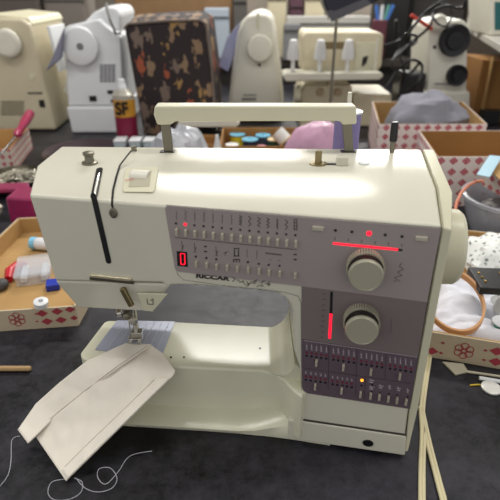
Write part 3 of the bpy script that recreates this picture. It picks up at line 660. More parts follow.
# behind the left box
p = Z(12, 200, .03); po = thing('magenta_tub', 'magenta plastic tub behind the left box, against the machine head', 'tub', V((-.49, 1.05, 0)))
MB().prism([Z(-14, 183, .062), Z(29, 182, .062), Z(29, 188, .062), Z(-14, 189, .062)], (0, 0, -.012)).build('lid', MAGENTA, po, bev=.004)
MB().prism([(-.527, 1.00, 0), (-.465, .99, 0), (-.455, 1.06, 0), (-.527, 1.07, 0)], (.002, 0, .062)).build('tub_body', MAGENTA, po, bev=.006)
cr_ = MB().blob((-.622, 1.015, .036), (.066, .036, .05), 5, .22, 3).build('cream_cloth', mat('cream_cotton', hexc(222, 214, 196), .9, bump=.5, bs=60), None, loc=(-.575, 1.015, 0)); tag(cr_, 'crumpled cream cloth beside the magenta tub at left edge', 'cloth')
# metal bowl of pins
bp0 = V((-.60, 1.215, 0)); bw = thing('pin_bowl', 'dark metal bowl heaped with pins, at the left edge', 'bowl', bp0)
MB().lathe(bp0, (0, 0, 1), [(.04, 0), (.068, .014), (.080, .034), (.083, .036), (.080, .038), (.066, .019), (.038, .004), (0, .004)], 40).build('bowl_shell', mat('tarnished_metal', hexc(72, 66, 54), .3, metal=.7), bw, ang=60)
pn = MB(); g = random.Random(5)
for i in range(170):
    a = g.uniform(0, 6.28); r_ = .064 * math.sqrt(g.random()); c = bp0 + V((r_ * math.cos(a), r_ * math.sin(a), .022 + .020 * (1 - r_ / .064) + g.uniform(0, .006)))
    d = V((g.uniform(-1, 1), g.uniform(-1, 1), g.uniform(-.3, .3))).normalized() * .012; pn.tube([c - d, c + d], .0012, 5)
tag(pn.build('pins', mat('pin_metal', hexc(206, 200, 184), .3, metal=.6), None, loc=tuple(bp0 + V((0, 0, .02)))), 'tangled heap of silver pins filling the dark bowl', 'pins', kind='stuff')
# screwdriver
sd = thing('screwdriver', 'screwdriver with a crimson handle leaning over the far left box', 'screwdriver', Z(0, 160, .074))
s0 = Z(-2, 157, .074); s1 = Z(16, 136, .085); s2 = Z(31, 112, .115)
MB().tube([s0, s1], .003, 10).build('shaft', STEEL, sd)
MB().tube([s1, s1.lerp(s2, .1), s1.lerp(s2, .25), s1.lerp(s2, .6), s1.lerp(s2, .92), s2], [.007, .012, .009, .014, .014, .006], 14).build('grip', mat('crimson_plastic', hexc(160, 32, 76), .3), sd)
# black tray with maroon rim
dt = MB().lathe((-.50, 1.49, .0), (0, 0, 1), [(.10, 0), (.125, .02), (.128, .022), (.124, .022), (.098, .004), (0, .004)], 40).build('maroon_dish', mat('maroon_dish_plastic', hexc(44, 20, 30), .3), None, ang=50, loc=(-.50, 1.49, 0)); tag(dt, 'shallow dark maroon dish behind the left end of the machine', 'dish')
# wooden stick
sk = MB(); sk.tube([Z(-30, 368.5, .0042), Z(28, 368.5, .0042), Z(31, 368.5, .004)], [.0036, .0036, .0028], 8); tag(sk.build('wooden_stick', mat('pale_wood', hexc(186, 152, 106), .7), None, loc=tuple(Z(0, 368, 0))), 'thin pale wooden stick on the black table, left edge', 'stick')

# ------------------------------------------------------------ right box contents
wc = thing('white_cloth', 'crumpled white cloth filling the right box under the hoop', 'cloth', inD(.1, .1, .006))
def wcf(u, v):
    x = .235 + .215 * u; y = .552 + .2 * v; q_ = inD(.008 + .30 * u, .008 + .20 * v, 0)
    z = .020 + .020 * noise.fractal(V((x * 20, y * 20, 1)), 1, 2, 3) + .006 * math.sin(x * 90 + y * 40)
    e = min(u, 1 - u, v, 1 - v); z = .009 + max(0, z) * min(1, e * 8)
    return V((q_.x, q_.y, z))
MB().grid(wcf, 50, 50).build('cloth_sheet', mat('white_cotton', hexc(226, 226, 234), .9, bump=.3, bs=200), wc, ang=80)
hp = MB(); hcn = V((.262, .70, .050)); NB = 48
hcen = V((.293, .604, .047))
pts = [hcen + V((.042 * math.cos(a), .044 * math.sin(a), .024 * math.sin(a) + .014)) for a in [2 * math.pi * i / NB for i in range(NB)]]
rg_ = []
for i in range(NB):
    p = pts[i]; rd_ = unit(p - hcen); rg_.append([p + rd_ * .0017 + V((0, 0, -.004)), p + rd_ * .0017 + V((0, 0, .004)), p - rd_ * .0017 + V((0, 0, .004)), p - rd_ * .0017 + V((0, 0, -.004))])
rg_.append(rg_[0]); hp.loft(rg_, cap=False)
tag(hp.build('embroidery_hoop', mat('orange_wood', hexc(214, 160, 110), .5, var=.1), None, ang=40, loc=tuple(hcen)), 'round pale orange embroidery hoop lying on white cloth in the right box', 'embroidery hoop')
# lace bag
lcn = Z(482, 258, .03)
def lace_mat():
    m = mat('lace', hexc(226, 230, 226), .8); nt = m.node_tree; b = nt.nodes['Principled BSDF']
    tc = nt.nodes.new('ShaderNodeTexCoord'); v = nt.nodes.new('ShaderNodeTexVoronoi'); v.inputs['Scale'].default_value = 90
    r = nt.nodes.new('ShaderNodeValToRGB'); r.color_ramp.elements[0].position = .18; r.color_ramp.elements[0].color = hexc(120, 128, 124); r.color_ramp.elements[1].position = .34; r.color_ramp.elements[1].color = hexc(232, 234, 230)
    nt.links.new(tc.outputs['Object'], v.inputs['Vector']); nt.links.new(v.outputs['Distance'], r.inputs['Fac']); nt.links.new(r.outputs['Color'], b.inputs['Base Color']); return m
LACE = lace_mat()
tag(MB().blob((lcn.x + .02, lcn.y - .015, .038), (.062, .060, .036), 8, .14, 2.2, 36).build('lace_bundle', LACE, None, loc=(lcn.x, lcn.y, .006)), 'bundle of white patterned lace in the back of the right box', 'lace')
tag(MB().blob((.405, .625, .032), (.036, .040, .026), 9, .14, 2.2, 30).build('lace_bundle', LACE, None, loc=(.405, .625, .006)), 'small white lace bundle near the front of the right box', 'lace')
kc_ = Z(492, 281, .075); kt = thing('black_connector', 'black block with rows of gold pins lying on the lace', 'connector', kc_)
KB = (V((1, -.08, 0)).normalized(), V((.08, 1, 0)).normalized(), V((0, 0, 1)))
MB().box(kc_, (.054, .060, .012), KB).build('block', DARKP, kt, bev=.0015)
for i in (-1, 1):
    for j in (-1, 0, 1): MB().lathe(kc_ + V((i * .016, j * .012, .0055)), (0, 0, 1), [(.0018, 0), (.0018, .002), (0, .0022)], 12).build('gold_pin', mat('gold', hexc(206, 170, 80), .3, metal=.9) if (i, j) == (-1, -1) else bpy.data.materials['gold'], kt)
p = Z(503, 326, .03); gs = thing('green_spool', 'green thread spool at the right edge of the right box', 'thread spool', V((p.x, p.y, .0055)))
MB().lathe((p.x, p.y, .0057), (0, 0, 1), [(.014, 0), (.014, .03)], 24).build('thread', mat('green_thread', hexc(30, 128, 104), .6), gs)
MB().lathe((p.x, p.y, .0359), (0, 0, 1), [(.016, 0), (.016, .002)], 24).build('spool_end', WHITEP, gs)
p = Z(466, 246, .02); tag(MB().lathe((p.x, p.y, .0055), (0, 0, 1), [(.009, 0), (.010, .002), (.010, .02), (.008, .022), (0, .022)], 24).build('purple_spool', mat('purple_thread', hexc(92, 36, 84), .6), None, loc=(p.x, p.y, .0055)), 'small purple spool at the back corner of the right box', 'thread spool')
# plate and bits on the table, right
bobs = mat('pearl_plastic', hexc(224, 222, 216), .3)
p = Z(491, 389, 0); tag(MB().lathe((p.x, p.y, .0), (0, 0, 1), [(.010, 0), (.0125, .001), (.0125, .003), (.009, .0045), (.003, .004), (0, .004)], 28).build('white_button', bobs, None, loc=tuple(p)), 'round pearly white button on the table at the right edge', 'button')
tag(MB().tube([Z(479, 378, .003), Z(500, 381.5, .003), Z(515, 384, .003)], .0028, 10).build('white_rod', WHITEP, None, loc=tuple(Z(479, 378, 0))), 'short white plastic rod behind the round pearly button', 'rod')
tag(MB().tube([Z(470, 385.3, .0012), Z(478, 384.5, .0012), Z(481, 385, .0012)], .001, 8).build('yellow_pin', mat('yellow_paint', hexc(214, 180, 40), .5), None, loc=tuple(Z(470, 385, 0))), 'tiny yellow pin beside the round pearly button', 'pin')
tag(MB().prism([Z(442, 363, .0002), Z(463, 365, .0002), Z(468, 373, .0002), Z(455, 376, .0002)], (0, 0, .003)).build('plastic_tag', mat('beige_tag', hexc(178, 172, 152), .5), None, bev=.0008, loc=tuple(Z(450, 368, 0))), 'beige flat plastic tag in front of the right box', 'tag')
tag(MB().tube([Z(466, 371.5, .0022), Z(500, 376.5, .0022), Z(512, 378.5, .0022)], .0018, 8).build('beige_rod', mat('beige_rod_plastic', hexc(186, 178, 156), .5), None, loc=tuple(Z(466, 371, 0))), 'long thin beige rod lying close along the front of the right box', 'rod')
# plastic bowl with a small carton and a blue card
bc = V((.55, .972, 0)); bwl = thing('plastic_bowl', 'grey translucent plastic bowl behind the right box', 'bowl', bc)
MB().lathe(bc, (0, 0, 1), [(.075, 0), (.088, .03), (.098, .066), (.104, .070), (.104, .077), (.096, .077), (.086, .034), (.072, .004), (0, .004)], 48).build('bowl_shell', mat('smoky_plastic', hexc(186, 188, 196), .15, alpha=.65), bwl, ang=40)
tag(MB().blob(bc + V((0, 0, .032)), (.066, .066, .028), 4, .2, 3).build('dark_fabric_scraps', mat('dark_scrap', hexc(70, 64, 66), .9, col2=hexc(170, 165, 160), vs=30), None, loc=tuple(bc + V((0, 0, .006)))), 'dark fabric scraps inside the grey plastic bowl', 'fabric')
pc = thing('small_carton', 'small carton with red diamond print and open lid, on the grey bowl', 'carton', (.565, 1.01, .078))
KB2 = (V((1, .18, 0)).normalized(), V((-.18, 1, 0)).normalized(), V((0, 0, 1)))
MB().box((.575, 1.0, .0975), (.125, .085, .038), KB2).build('carton_body', DIAMS, pc)
MB().prism([(.500, .955, .118), (.645, .975, .118), (.625, 1.055, .124), (.50, 1.03, .124)], (0, 0, .002)).build('lid_flap', CARD, pc)
pc_ = [Z(489.6, 155.7, .137), Z(502, 157, .137), Z(489.5, 177.6, .125), Z(476.5, 175, .125)]
tag(MB().prism(pc_, (0, 0, .0015)).build('blue_card', mat('pale_blue_card', hexc(164, 200, 216), .5), None, loc=tuple(pc_[0])), 'pale blue card lying on the small printed carton', 'card')
ob = MB(); cps = [Z(455, 212, .085), Z(456.5, 203, .095), Z(461, 193, .10), Z(468, 185.5, .108), Z(476, 181.5, .116), Z(483, 181, .122)]
ob.tube(cps, .003, 10); tag(ob.build('orange_tube', mat('salmon_rubber', hexc(206, 128, 98), .5), None, loc=tuple(cps[0])), 'salmon coloured tube curving over the rim of the grey bowl', 'tube')

# ------------------------------------------------------------ behind the handle: spools, bags
SPM = {}
def scol(n, c):
    if n not in SPM: SPM[n] = mat(n, c, .55)
    return SPM[n]
def spool(px, py, z, r, h, body_c, top_c, label, tilt=(0, 0, 1)):
    p = Z(px, py, z + h); c = V((p.x, p.y, 0)); A = unit(tilt)
    base = V((p.x, p.y, z)); t = thing('thread_spool', label, 'thread spool', base, 'thread spools in the brown box')
    MB().lathe(base, A, [(r * .95, .0), (r * .95, h * .92)], 24).build('thread', body_c, t)
    MB().lathe(base + A * h * .92, A, [(r * 1.05, 0), (r * 1.05, h * .06), (r * .3, h * .08), (r * .25, h * .03), (0, h * .03)], 24).build('spool_end', top_c, t)
BLUE = scol('sky_blue_label', hexc(108, 176, 204)); WH = scol('white_label', hexc(226, 226, 222))
sps = [(237.5, 133.5, .022, .05, 'yellow_thread', (214, 196, 40), BLUE, 'yellow spool with a sky blue end, at the left of the spool box'),
       (250, 138.5, .023, .05, 'navy_thread', (34, 44, 66), BLUE, 'dark navy spool with sky blue end, just right of the yellow spool'),
       (263, 134.5, .022, .05, 'slate_thread', (58, 70, 86), BLUE, 'slate spool with sky blue end, middle of the back row'),
       (274.5, 138.5, .020, .05, 'dark_green_thread', (18, 70, 58), scol('cream_label', hexc(226, 204, 160)), 'dark green spool with a cream end in the spool box'),
       (232, 144, .019, .036, 'white_thread_body', (222, 216, 210), WH, 'low white spool at the front left of the spool box'),
       (261.5, 145.5, .012, .036, 'rose_thread', (196, 130, 140), scol('rose_label', hexc(206, 140, 150)), 'narrow rose pink spool at the front of the spool box'),
       (290, 140, .018, .04, 'teal_thread', (70, 150, 160), BLUE, 'teal spool with sky blue end at the right of the spool box')]
for px, py, r, h, nm, col, tc_, lb in sps: spool(px, py, .006, r * 1.04, h, scol(nm, hexc(*col)), tc_, lb)
p = Z(281, 133, .078); t = thing('thread_spool', 'white spool tipped on its side on top of the others', 'thread spool', p, 'thread spools in the brown box')
MB().lathe(p + V((-.012, 0, .004)), (.8, -.3, -.75), [(.021, 0), (.021, .036)], 24).build('thread', WH, t)
MB().lathe(p + V((-.012, 0, .004)) + unit(V((.8, -.3, -.75))) * .036, (.8, -.3, -.75), [(.023, 0), (.023, .003), (.008, .0032)], 24).build('spool_end', scol('orange_rim', hexc(222, 180, 110)), t)
tag(MB().blob((.172, 1.23, .072), (.085, .062, .096), 6, .10, 1.8, 36).build('pink_bag', PINKF, None, loc=(.172, 1.23, 0)), 'crumpled pink plastic bag behind the machine handle', 'bag')
tag(MB().blob((-.178, 1.24, .068), (.072, .06, .088), 11, .16, 2.6, 36).build('plastic_bag', mat('frosted_film', hexc(196, 198, 204), .25, alpha=.8, bump=1, bs=50), None, loc=(-.195, 1.24, 0)), 'crumpled clear plastic bag of white things behind the left of handle', 'bag')
for i, (px, lab) in enumerate(((121, 'frosted plastic box left of the spray can foot'), (136, 'frosted plastic box in the middle of the row of three before the spray can'), (150, 'frosted plastic box nearest the handle post'))):
    c = Z(px, 142, .03); t = thing('frosted_box', lab, 'plastic box', (c.x, c.y, 0), 'frosted boxes in front of the spray can')
    MB().box((c.x, c.y, .018), (.034, .05, .034)).build('box_body', mat('frosted_plastic', hexc(198, 212, 214), .3, alpha=.85) if i == 0 else bpy.data.materials['frosted_plastic'], t, bev=.003)
    MB().box((c.x, c.y, .0385), (.036, .052, .006)).build('lid', WHITEP, t, bev=.0015)
c = Z(209, 150, 0); c = V((-.082, 1.235, 0)); tag(MB().lathe(c, (0, 0, 1), [(.018, 0), (.018, .075), (.008, .11), (.004, .135), (0, .136)], 20).build('nozzle_bottle', mat('frosted_white', hexc(214, 214, 212), .3), None, loc=tuple(c)), 'white bottle with a pointed nozzle beside the clear plastic bag', 'bottle')

# spray can
cn = V((Y(127, 129, 1.62).x, 1.62, 0)); can = thing('spray_can', 'aerosol can with an SF label on amber band and crimson foot', 'spray can', cn)
rc = .034
MB().lathe(cn, (0, 0, 1), [(rc, 0), (rc, .097)], 32).build('lower_band', mat('crimson_label', hexc(122, 22, 56), .4), can)
MB().lathe(cn, (0, 0, 1), [(rc, .0972), (rc, .150)], 32).build('amber_band', mat('amber_label', hexc(196, 140, 42), .4), can)
MB().lathe(cn, (0, 0, 1), [(rc, .1502), (rc, .164), (.029, .168), (.024, .174), (.020, .178)], 32).build('shoulder', mat('silver_label', hexc(188, 184, 172), .3, metal=.4), can, ang=20)
MB().lathe(cn, (0, 0, 1), [(.014, .178), (.014, .186), (.011, .190), (.010, .208), (0, .209)], 24).build('nozzle', WHITEP, can)
text('SF', 0, 0, .054, DARKP, can, 'can_lettering', .82, B=(V((1, 0, 0)), V((0, 0, 1)), V((0, -1, 0))), pos=cn + V((-.001, -rc - .0012, .1235)), bold=.0018, ext=.0006)

# ------------------------------------------------------------ machines behind
def pxprism(pts, y0, vec, name, m, par, bev=.006): return MB().prism([Y(x, y, y0) for x, y in pts], vec).build(name, m, par, bev=bev)
# cream machine, far left
Ya = 1.80; t = thing('sewing_machine', 'large cream sewing machine seen from its handwheel end, at the far left', 'sewing machine', Y(30, 127, Ya) * V((1, 1, 0)).length and V((Y(30, 127, Ya).x, Ya, 0)))
dv_ = V((-.01, .36, 0)); zb = lambda x: V((Y(x, 127, Ya).x, Ya, .002))
fp = [Y(-30, 24, Ya), Y(-8, 18, Ya), Y(22, 19, Ya), Y(29, 24, Ya), Y(52, 112, Ya), zb(56), zb(-34)]
MB().prism(fp, dv_).build('body', mat('old_cream_plastic', hexc(206, 196, 168), .4, var=.06), t, bev=.012)
MB().prism([Y(-10, 13, Ya + .02), Y(28, 17, Ya + .02), Y(33, 25, Ya + .02), Y(28, 29, Ya + .02), Y(-10, 22, Ya + .02)], dv_ * .95).build('top_lid', mat('pale_lid', hexc(226, 220, 190), .35), t, bev=.008)
hw = Y(9, 43, Ya - .002); MB().lathe(hw, (0, -1, 0), [(.044, 0), (.046, .004), (.044, .022), (.038, .027), (.030, .028), (0, .026)], 40).build('handwheel', OFFW, t)
vm = MB()
for i in range(8): a, b = Y(1, 101 + i * 1.9, Ya - .001), Y(24, 101.4 + i * 1.9, Ya - .001); vm.box((a + b) / 2, ((b - a).length, .003, .0022))
vm.build('vent', mat('vent_plastic', hexc(120, 112, 92), .6), t)
MB().lathe(Y(32, 77, Ya), (0, -1, 0), [(.010, 0), (.009, .003), (0, .003)], 20).build('screw', CREAM2, t)
MB().box(Y(42, 103.5, Ya - .001), (.018, .004, .024)).build('socket', DARKP, t)
MB().box(Y(35, 93, Ya - .001), (.05, .003, .005)).build('lettering_strip', INK, t)
# dust sheet and paper between them
xr = Y(50, 60, Ya).x
MB().prism([(xr + .010, 1.83, .20), (xr - .004, 1.83, .345), (xr - .004, 1.98, .345), (xr + .010, 1.98, .20)], (.010, 0, 0)).build('manual_page', WHITEP, t, bev=.002)
# white machine
Yb = 1.78; c = Y(95, 126, Yb); t = thing('sewing_machine', 'bright white sewing machine with a round handwheel and grille, second from left', 'sewing machine', (c.x, Yb, 0))
fp = [Y(63, 30, Yb), Y(66, 26, Yb), Y(98, 19, Yb), Y(106, 26, Yb), Y(121, 36, Yb), Y(124, 106, Yb), Y(68, 106, Yb)]
MB().prism(fp, (-.01, .36, 0)).build('body', WHITEP, t, bev=.014)
MB().prism([Y(66, 107, Yb - .012), Y(125, 107, Yb - .012), V((Y(122, 127, Yb - .012).x, Yb - .012, .001)), V((Y(71, 127, Yb - .012).x, Yb - .012, .001))], (-.01, .38, 0)).build('base', WHITEP, t, bev=.008)
MB().prism([Y(82, 24, Yb + .05), Y(94, 12, Yb + .05), Y(106, 6, Yb + .05), Y(116, 7, Yb + .05), Y(121, 14, Yb + .05), Y(120, 38, Yb + .05)], (-.01, .28, 0)).build('top_housing', WHITEP, t, bev=.012)
hw = Y(81.5, 46, Yb); MB().lathe(hw, (0, -1, 0), [(.060, 0), (.061, .006), (.057, .022), (.045, .026), (.012, .027), (0, .027)], 44).build('handwheel', WHITEP, t)
MB().cyl(Y(80, 46.5, Yb - .027), (0, -1, 0), .011, .002, 20).build('wheel_screw', GREYP, t)
vm = MB()
for i in range(8):
    for j in range(4): vm.box(Y(101.5 + j * 4, 65 + i * 2.3, Yb - .0008), (.011, .003, .004))
vm.build('grille', mat('grille_plastic', hexc(110, 112, 118), .6), t)
for x, y, sx, sz in ((93, 98.5, .024, .018), (110.5, 92, .02, .012), (112.5, 101, .012, .010)): MB().box(Y(x, y, Yb - .0008), (sx, .004, sz)).build('socket', DARKP, t)
MB().tube([Y(106, 4, Yb + .03), Y(110, 20, Yb - .02), Y(116, 34, Yb - .02), Y(121, 33, Yb - .02)], .005, 8).build('handle', GREYP, t)
MB().prism([Y(66, 40, Yb + .04), Y(63, 58, Yb + .04), Y(68, 70, Yb + .04), Y(63, 92, Yb + .04), Y(72, 100, Yb + .04), Y(75, 40, Yb + .04)], (0, .04, 0)).build('bobbin_cover', OFFW, t, bev=.006)
# grey folded sheet between the first two
gsh = [Y(63.5, 28, 1.735), Y(61, 58, 1.735), Y(45, 72, 1.735), Y(53, 55, 1.735)]
tag(MB().prism(gsh, (0, .02, 0)).build('grey_sheet', mat('blue_grey_sheet', hexc(132, 132, 150), .6), None, bev=.003, loc=tuple(gsh[2])), 'blue grey folded sheet leaning between the two left machines', 'sheet')
# patterned dust cover
Yc = 1.72; c = Y(175, 118, Yc); t = thing('dust_cover', 'dark patterned fabric dust cover over a boxy machine, behind the handle', 'dust cover', (c.x, Yc, 0))
BG = bag_mat()
f0 = [Y(124, 29, Yc), Y(128, 24, Yc), Y(165, 21, Yc), Y(200, 20, Yc), Y(206, 24, Yc), Y(212, 70, Yc), V((Y(216, 118, Yc).x, Yc, .003)), V((Y(142, 118, Yc).x, Yc, .003))]
f1 = [p + V((.008, .10, .022)) for p in f0[:6]] + [p + V((.008, .10, 0)) for p in f0[6:]]
f2 = [p + V((.015, .19, .012)) for p in f0[:6]] + [p + V((.015, .19, 0)) for p in f0[6:]]
MB().loft([f0, f1, f2]).build('cover_fabric', BG, t, bev=.015)
pc2 = MB()
for f in (f0,):
    pts = f + [f[0]]
    pc2.tube([p + V((0, -.001, 0)) for p in pts[:7]], .004, 8)
pc2.build('piping', mat('taupe_piping', hexc(110, 98, 90), .8), t)
bb = thing('machine_base', 'cream machine base plate poking out below the patterned cover', 'base', (-.16, 1.55, 0))
MB().prism([Y(178, 121, 1.6), Y(236, 119.5, 1.6), Y(240, 124, 1.6), Y(236, 127.5, 1.6), Y(178, 127.5, 1.6)], (0, .1, 0)).build('plate', OFFW, bb, bev=.004)
MB().box((-.08, 1.64, .02), (.16, .06, .04)).build('support', DARKP, bb)
# centre machine
Yd = 1.95; c = Y(256, 112, Yd); t = thing('sewing_machine', 'ivory sewing machine with rounded top and round handwheel, centre background', 'sewing machine', (c.x, Yd, 0))
fp = [Y(228, 108, Yd), Y(232, 70, Yd), Y(237, 35, Yd), Y(241, 22, Yd), Y(247, 15, Yd), Y(258, 12, Yd), Y(268, 14, Yd), Y(273, 22, Yd), Y(276, 45, Yd), Y(281, 80, Yd), Y(283, 108, Yd), V((Y(283, 115, Yd).x, Yd, .002)), V((Y(228, 115, Yd).x, Yd, .002))]
MB().prism(fp, (.02, .34, 0)).build('body', OFFW, t, bev=.016)
MB().lathe(Y(259.5, 48, Yd), (0, -1, 0), [(.047, 0), (.047, .010), (.043, .022), (.034, .024), (0, .023)], 40).build('handwheel', OFFW, t)
MB().cyl(Y(259.5, 65, Yd), (0, -1, 0), .005, .003, 16).build('screw', DARKP, t)
MB().box(Y(249, 99, Yd - .001), (.055, .003, .008)).build('lettering_strip', GREYP, t); MB().box(Y(250, 95, Yd - .001), (.05, .003, .004)).build('lettering_strip', GREYP, t)
MB().box(Y(258, 20, Yd - .003), (.008, .006, .05)).build('top_rib', CREAM2, t)
tag(MB().prism([Y(240, 22, Yd - .05), Y(233, 58, Yd - .05), Y(228, 72, Yd - .05), Y(218, 66, Yd - .05), Y(227, 38, Yd - .05)], (0, .04, 0)).build('plastic_cover', mat('lilac_film', hexc(168, 172, 206), .25, alpha=.7, bump=.8, bs=30), None, bev=.004, loc=tuple(Y(228, 70, Yd))), 'lilac tinted clear plastic cover beside the centre background machine', 'cover')
# serger
Ye = 1.85; c = Y(335, 118, Ye); t = thing('serger', 'cream overlock machine with thread tray and white cones, right background', 'overlock machine', (c.x, Ye, 0))
MB().prism([Y(303, 36, Ye), Y(306, 32, Ye), Y(380, 32, Ye), Y(384, 36, Ye), Y(382, 66, Ye), Y(376, 74, Ye), Y(303, 74, Ye)], (0, .2, 0)).build('head', CREAMY, t, bev=.01)
MB().prism([Y(322, 42, Ye - .002), Y(354, 42, Ye - .002), Y(352, 49, Ye - .002), Y(325, 49, Ye - .002)], (0, .01, 0)).build('grip_recess', mat('olive_recess', hexc(120, 104, 70), .6), t)
MB().prism([Y(356, 42, Ye - .004), Y(378, 42, Ye - .004), Y(374, 70, Ye - .004), Y(354, 70, Ye - .004)], (0, .006, 0)).build('side_door', CREAM2, t, bev=.003)
MB().prism([Y(303, 85, Ye), Y(352, 85, Ye), Y(352, 108, Ye), V((Y(352, 118, Ye).x, Ye, .002)), V((Y(300, 118, Ye).x, Ye, .002)), Y(300, 95, Ye)], (0, .22, 0)).build('lower_body', CREAMY, t, bev=.008)
MB().prism([Y(353, 94, Ye + .01), Y(392, 94, Ye + .01), Y(392, 98, Ye + .01), V((Y(390, 118, Ye).x, Ye + .01, .002)), V((Y(353, 118, Ye).x, Ye + .01, .002))], (0, .2, 0)).build('cloth_plate', CREAMY, t, bev=.006)
MB().prism([Y(282, 76, Ye - .07), Y(285, 73, Ye - .07), Y(381, 72, Ye - .07), Y(384, 76, Ye - .07), Y(380, 80, Ye - .07), Y(286, 82, Ye - .07)], (0, .10, 0)).build('thread_tray', CREAM, t, bev=.006)
MB().box(Y(330, 79, Ye + .05), (.02, .1, .04)).build('tray_bracket', CREAMY, t)
for i, px in enumerate((292.5, 319, 346.5)):
    b = Y(px, 73, Ye - .07); b = V((b.x * (Ye - .032) / (Ye - .07), Ye - .032, b.z + .0015)); cn_ = thing('thread_cone', ['white thread cone at the left end of the overlock thread tray', 'white thread cone in the middle of the overlock thread tray', 'white thread cone right of the lamp pole on the thread tray'][i], 'thread cone', b, 'cones on the overlock tray')
    MB().lathe(b, (0, 0, 1), [(.007, 0), (.007, .035), (.021, .037), (.021, .055), (.013, .098), (.008, .101), (0, .101)], 20).build('cone', mat('cone_white', hexc(224, 224, 222), .6) if i == 0 else bpy.data.materials['cone_white'], cn_)
MB().cyl(Y(374, 73, Ye - .03), (0, 0, 1), .004, .11, 10).build('thread_rod', OFFW, t)
MB().tube([Y(363, 66, Ye - .008), Y(364, 58, Ye - .008), Y(367, 56, Ye - .008), Y(365, 64, Ye - .008)], .004, 8).build('wire_hook', DARKP, t)
for px in (320, 338): MB().lathe(Y(px, 92, Ye - .002), (0, -1, 0), [(.014, 0), (.012, .012), (0, .013)], 20).build('tension_knob', mat('beige_knob', hexc(170, 150, 118), .5) if px == 320 else bpy.data.materials['beige_knob'], t)
MB().lathe(Y(300, 94, Ye - .002), (-1, 0, 0), [(.03, 0), (.032, .004), (.03, .02), (0, .022)], 24).build('handwheel', CREAM2, t)
MB().box(Y(328, 112, Ye - .001), (.1, .004, .012)).build('front_slot', DARKP, t)
# desk lamp
Yf = 1.55; lb = V((Y(332.5, 75, Yf).x, Yf, 0)); t = thing('desk_lamp', 'black tilted desk lamp head on a thin pole, top centre right', 'lamp', lb)
MB().cyl(lb + V((0, 0, .02)), (0, 0, 1), .0045, Y(332, 18, Yf).z - .02, 12).build('pole', STEELD, t)
MB().lathe(lb, (0, 0, 1), [(.06, 0), (.06, .012), (.01, .02), (0, .02)], 28).build('lamp_base', DARKP, t)
MB().prism([Y(322, -6, Yf), Y(324, 4, Yf), Y(332, 22, Yf), Y(372, 4, Yf), Y(400, -12, Yf), Y(390, -40, Yf), Y(330, -30, Yf)], (0, .08, 0)).build('lamp_head', mat('navy_black_metal', hexc(20, 22, 40), .35), t, bev=.006)
MB().prism([Y(326, 10, Yf - .002), Y(332, 22, Yf - .002), Y(372, 4, Yf - .002), Y(366, -2, Yf - .002), Y(335, 11, Yf - .002)], (0, .012, 0)).build('lamp_rim', mat('grey_metal_rim', hexc(78, 78, 84), .4), t)
# industrial machine with two black wheels
Yg = 1.86; c = Y(450, 100, Yg); t = thing('sewing_machine', 'off-white machine with two round black wheels on its end, at right background', 'sewing machine', (c.x, Yg, 0))
MB().prism([Y(429, 27, Yg), Y(434, 23, Yg), Y(462, 19, Yg), Y(468, 24, Yg), Y(467, 98, Yg), V((Y(466, 120, Yg).x, Yg, .002)), V((Y(424, 120, Yg).x, Yg, .002)), Y(426, 95, Yg)], (.02, .28, 0)).build('body', OFFW, t, bev=.012)
MB().prism([Y(424, 92, Yg - .01), Y(470, 92, Yg - .01), V((Y(470, 120, Yg).x, Yg - .01, .001)), V((Y(424, 120, Yg).x, Yg - .01, .001))], (.02, .28, 0)).build('base', OFFW, t, bev=.006)
for x, y, r_ in ((453.5, 40, .052), (456, 75, .036)):
    k = MB().lathe(Y(x, y, Yg), (0, -1, 0), [(r_, 0), (r_, .018), (r_ * .94, .022), (r_ * .6, .018), (r_ * .55, .024), (0, .024)], 40).build('black_wheel', mat('matte_black_rubber', hexc(20, 19, 24), .5) if y == 40 else bpy.data.materials['matte_black_rubber'], t)
MB().tube([Y(411, 15, Yg - .01), Y(432, 29, Yg - .01)], .006, 8).build('red_strip', mat('red_tape', hexc(200, 52, 34), .5), t)
MB().lathe(Y(436, 24, Yg + .02), (0, -1, .2), [(.028, 0), (.028, .03), (.02, .04), (0, .042)], 24).build('top_dial', OFFW, t)
MB().cyl(Y(434.5, 47, Yg), (0, -1, 0), .006, .002, 12).build('screw', DARKP, t)
MB().box(Y(443, 84, Yg - .012), (.06, .003, .006)).build('lettering_strip', GREYP, t)

# black cables
BLK = mat('black_rubber', hexc(18, 18, 20), .4)
def cable(pts, yy, r, label, m=BLK):
    ps_ = [Y(x, y, yy + (i % 2) * .03) for i, (x, y) in enumerate(pts)]; res = []
    for i in range(len(ps_) - 1):
        p0, p1, p2, p3 = ps_[max(i - 1, 0)], ps_[i], ps_[i + 1], ps_[min(i + 2, len(ps_) - 1)]
        for k in range(6):
            t = k / 6; res.append(.5 * ((2 * p1) + (p2 - p0) * t + (2 * p0 - 5 * p1 + 4 * p2 - p3) * t * t + (-p0 + 3 * p1 - 3 * p2 + p3) * t ** 3))
    return tag(MB().tube(res + [ps_[-1]], r, 8).build('black_cable', m, None, loc=tuple(ps_[0])), label, 'cable')
cable([(384, 46), (400, 40), (412, 28), (424, 14), (440, 2), (452, -8)], 1.74, .005, 'black cable sweeping up from the overlock machine over the wheeled machine')
cable([(395, 58), (412, 42), (430, 26), (434, 12), (446, 6), (462, 8), (466, 0)], 1.76, .0045, 'black cable looping across the top of the wheeled machine')
cable([(404, 34), (416, 36), (414, 44), (400, 50), (392, 66), (408, 74), (420, 62)], 1.78, .0045, 'black cable curled left of the wheeled machine')
cable([(386, 88), (398, 70), (412, 60), (422, 66), (418, 82), (406, 92)], 1.72, .0045, 'black cable looped low beside the overlock machine')
cable([(430, 8), (436, 22), (446, 26), (452, 14), (444, 4), (430, 8)], 1.80, .0035, 'black cable ring around the dial of the wheeled machine')
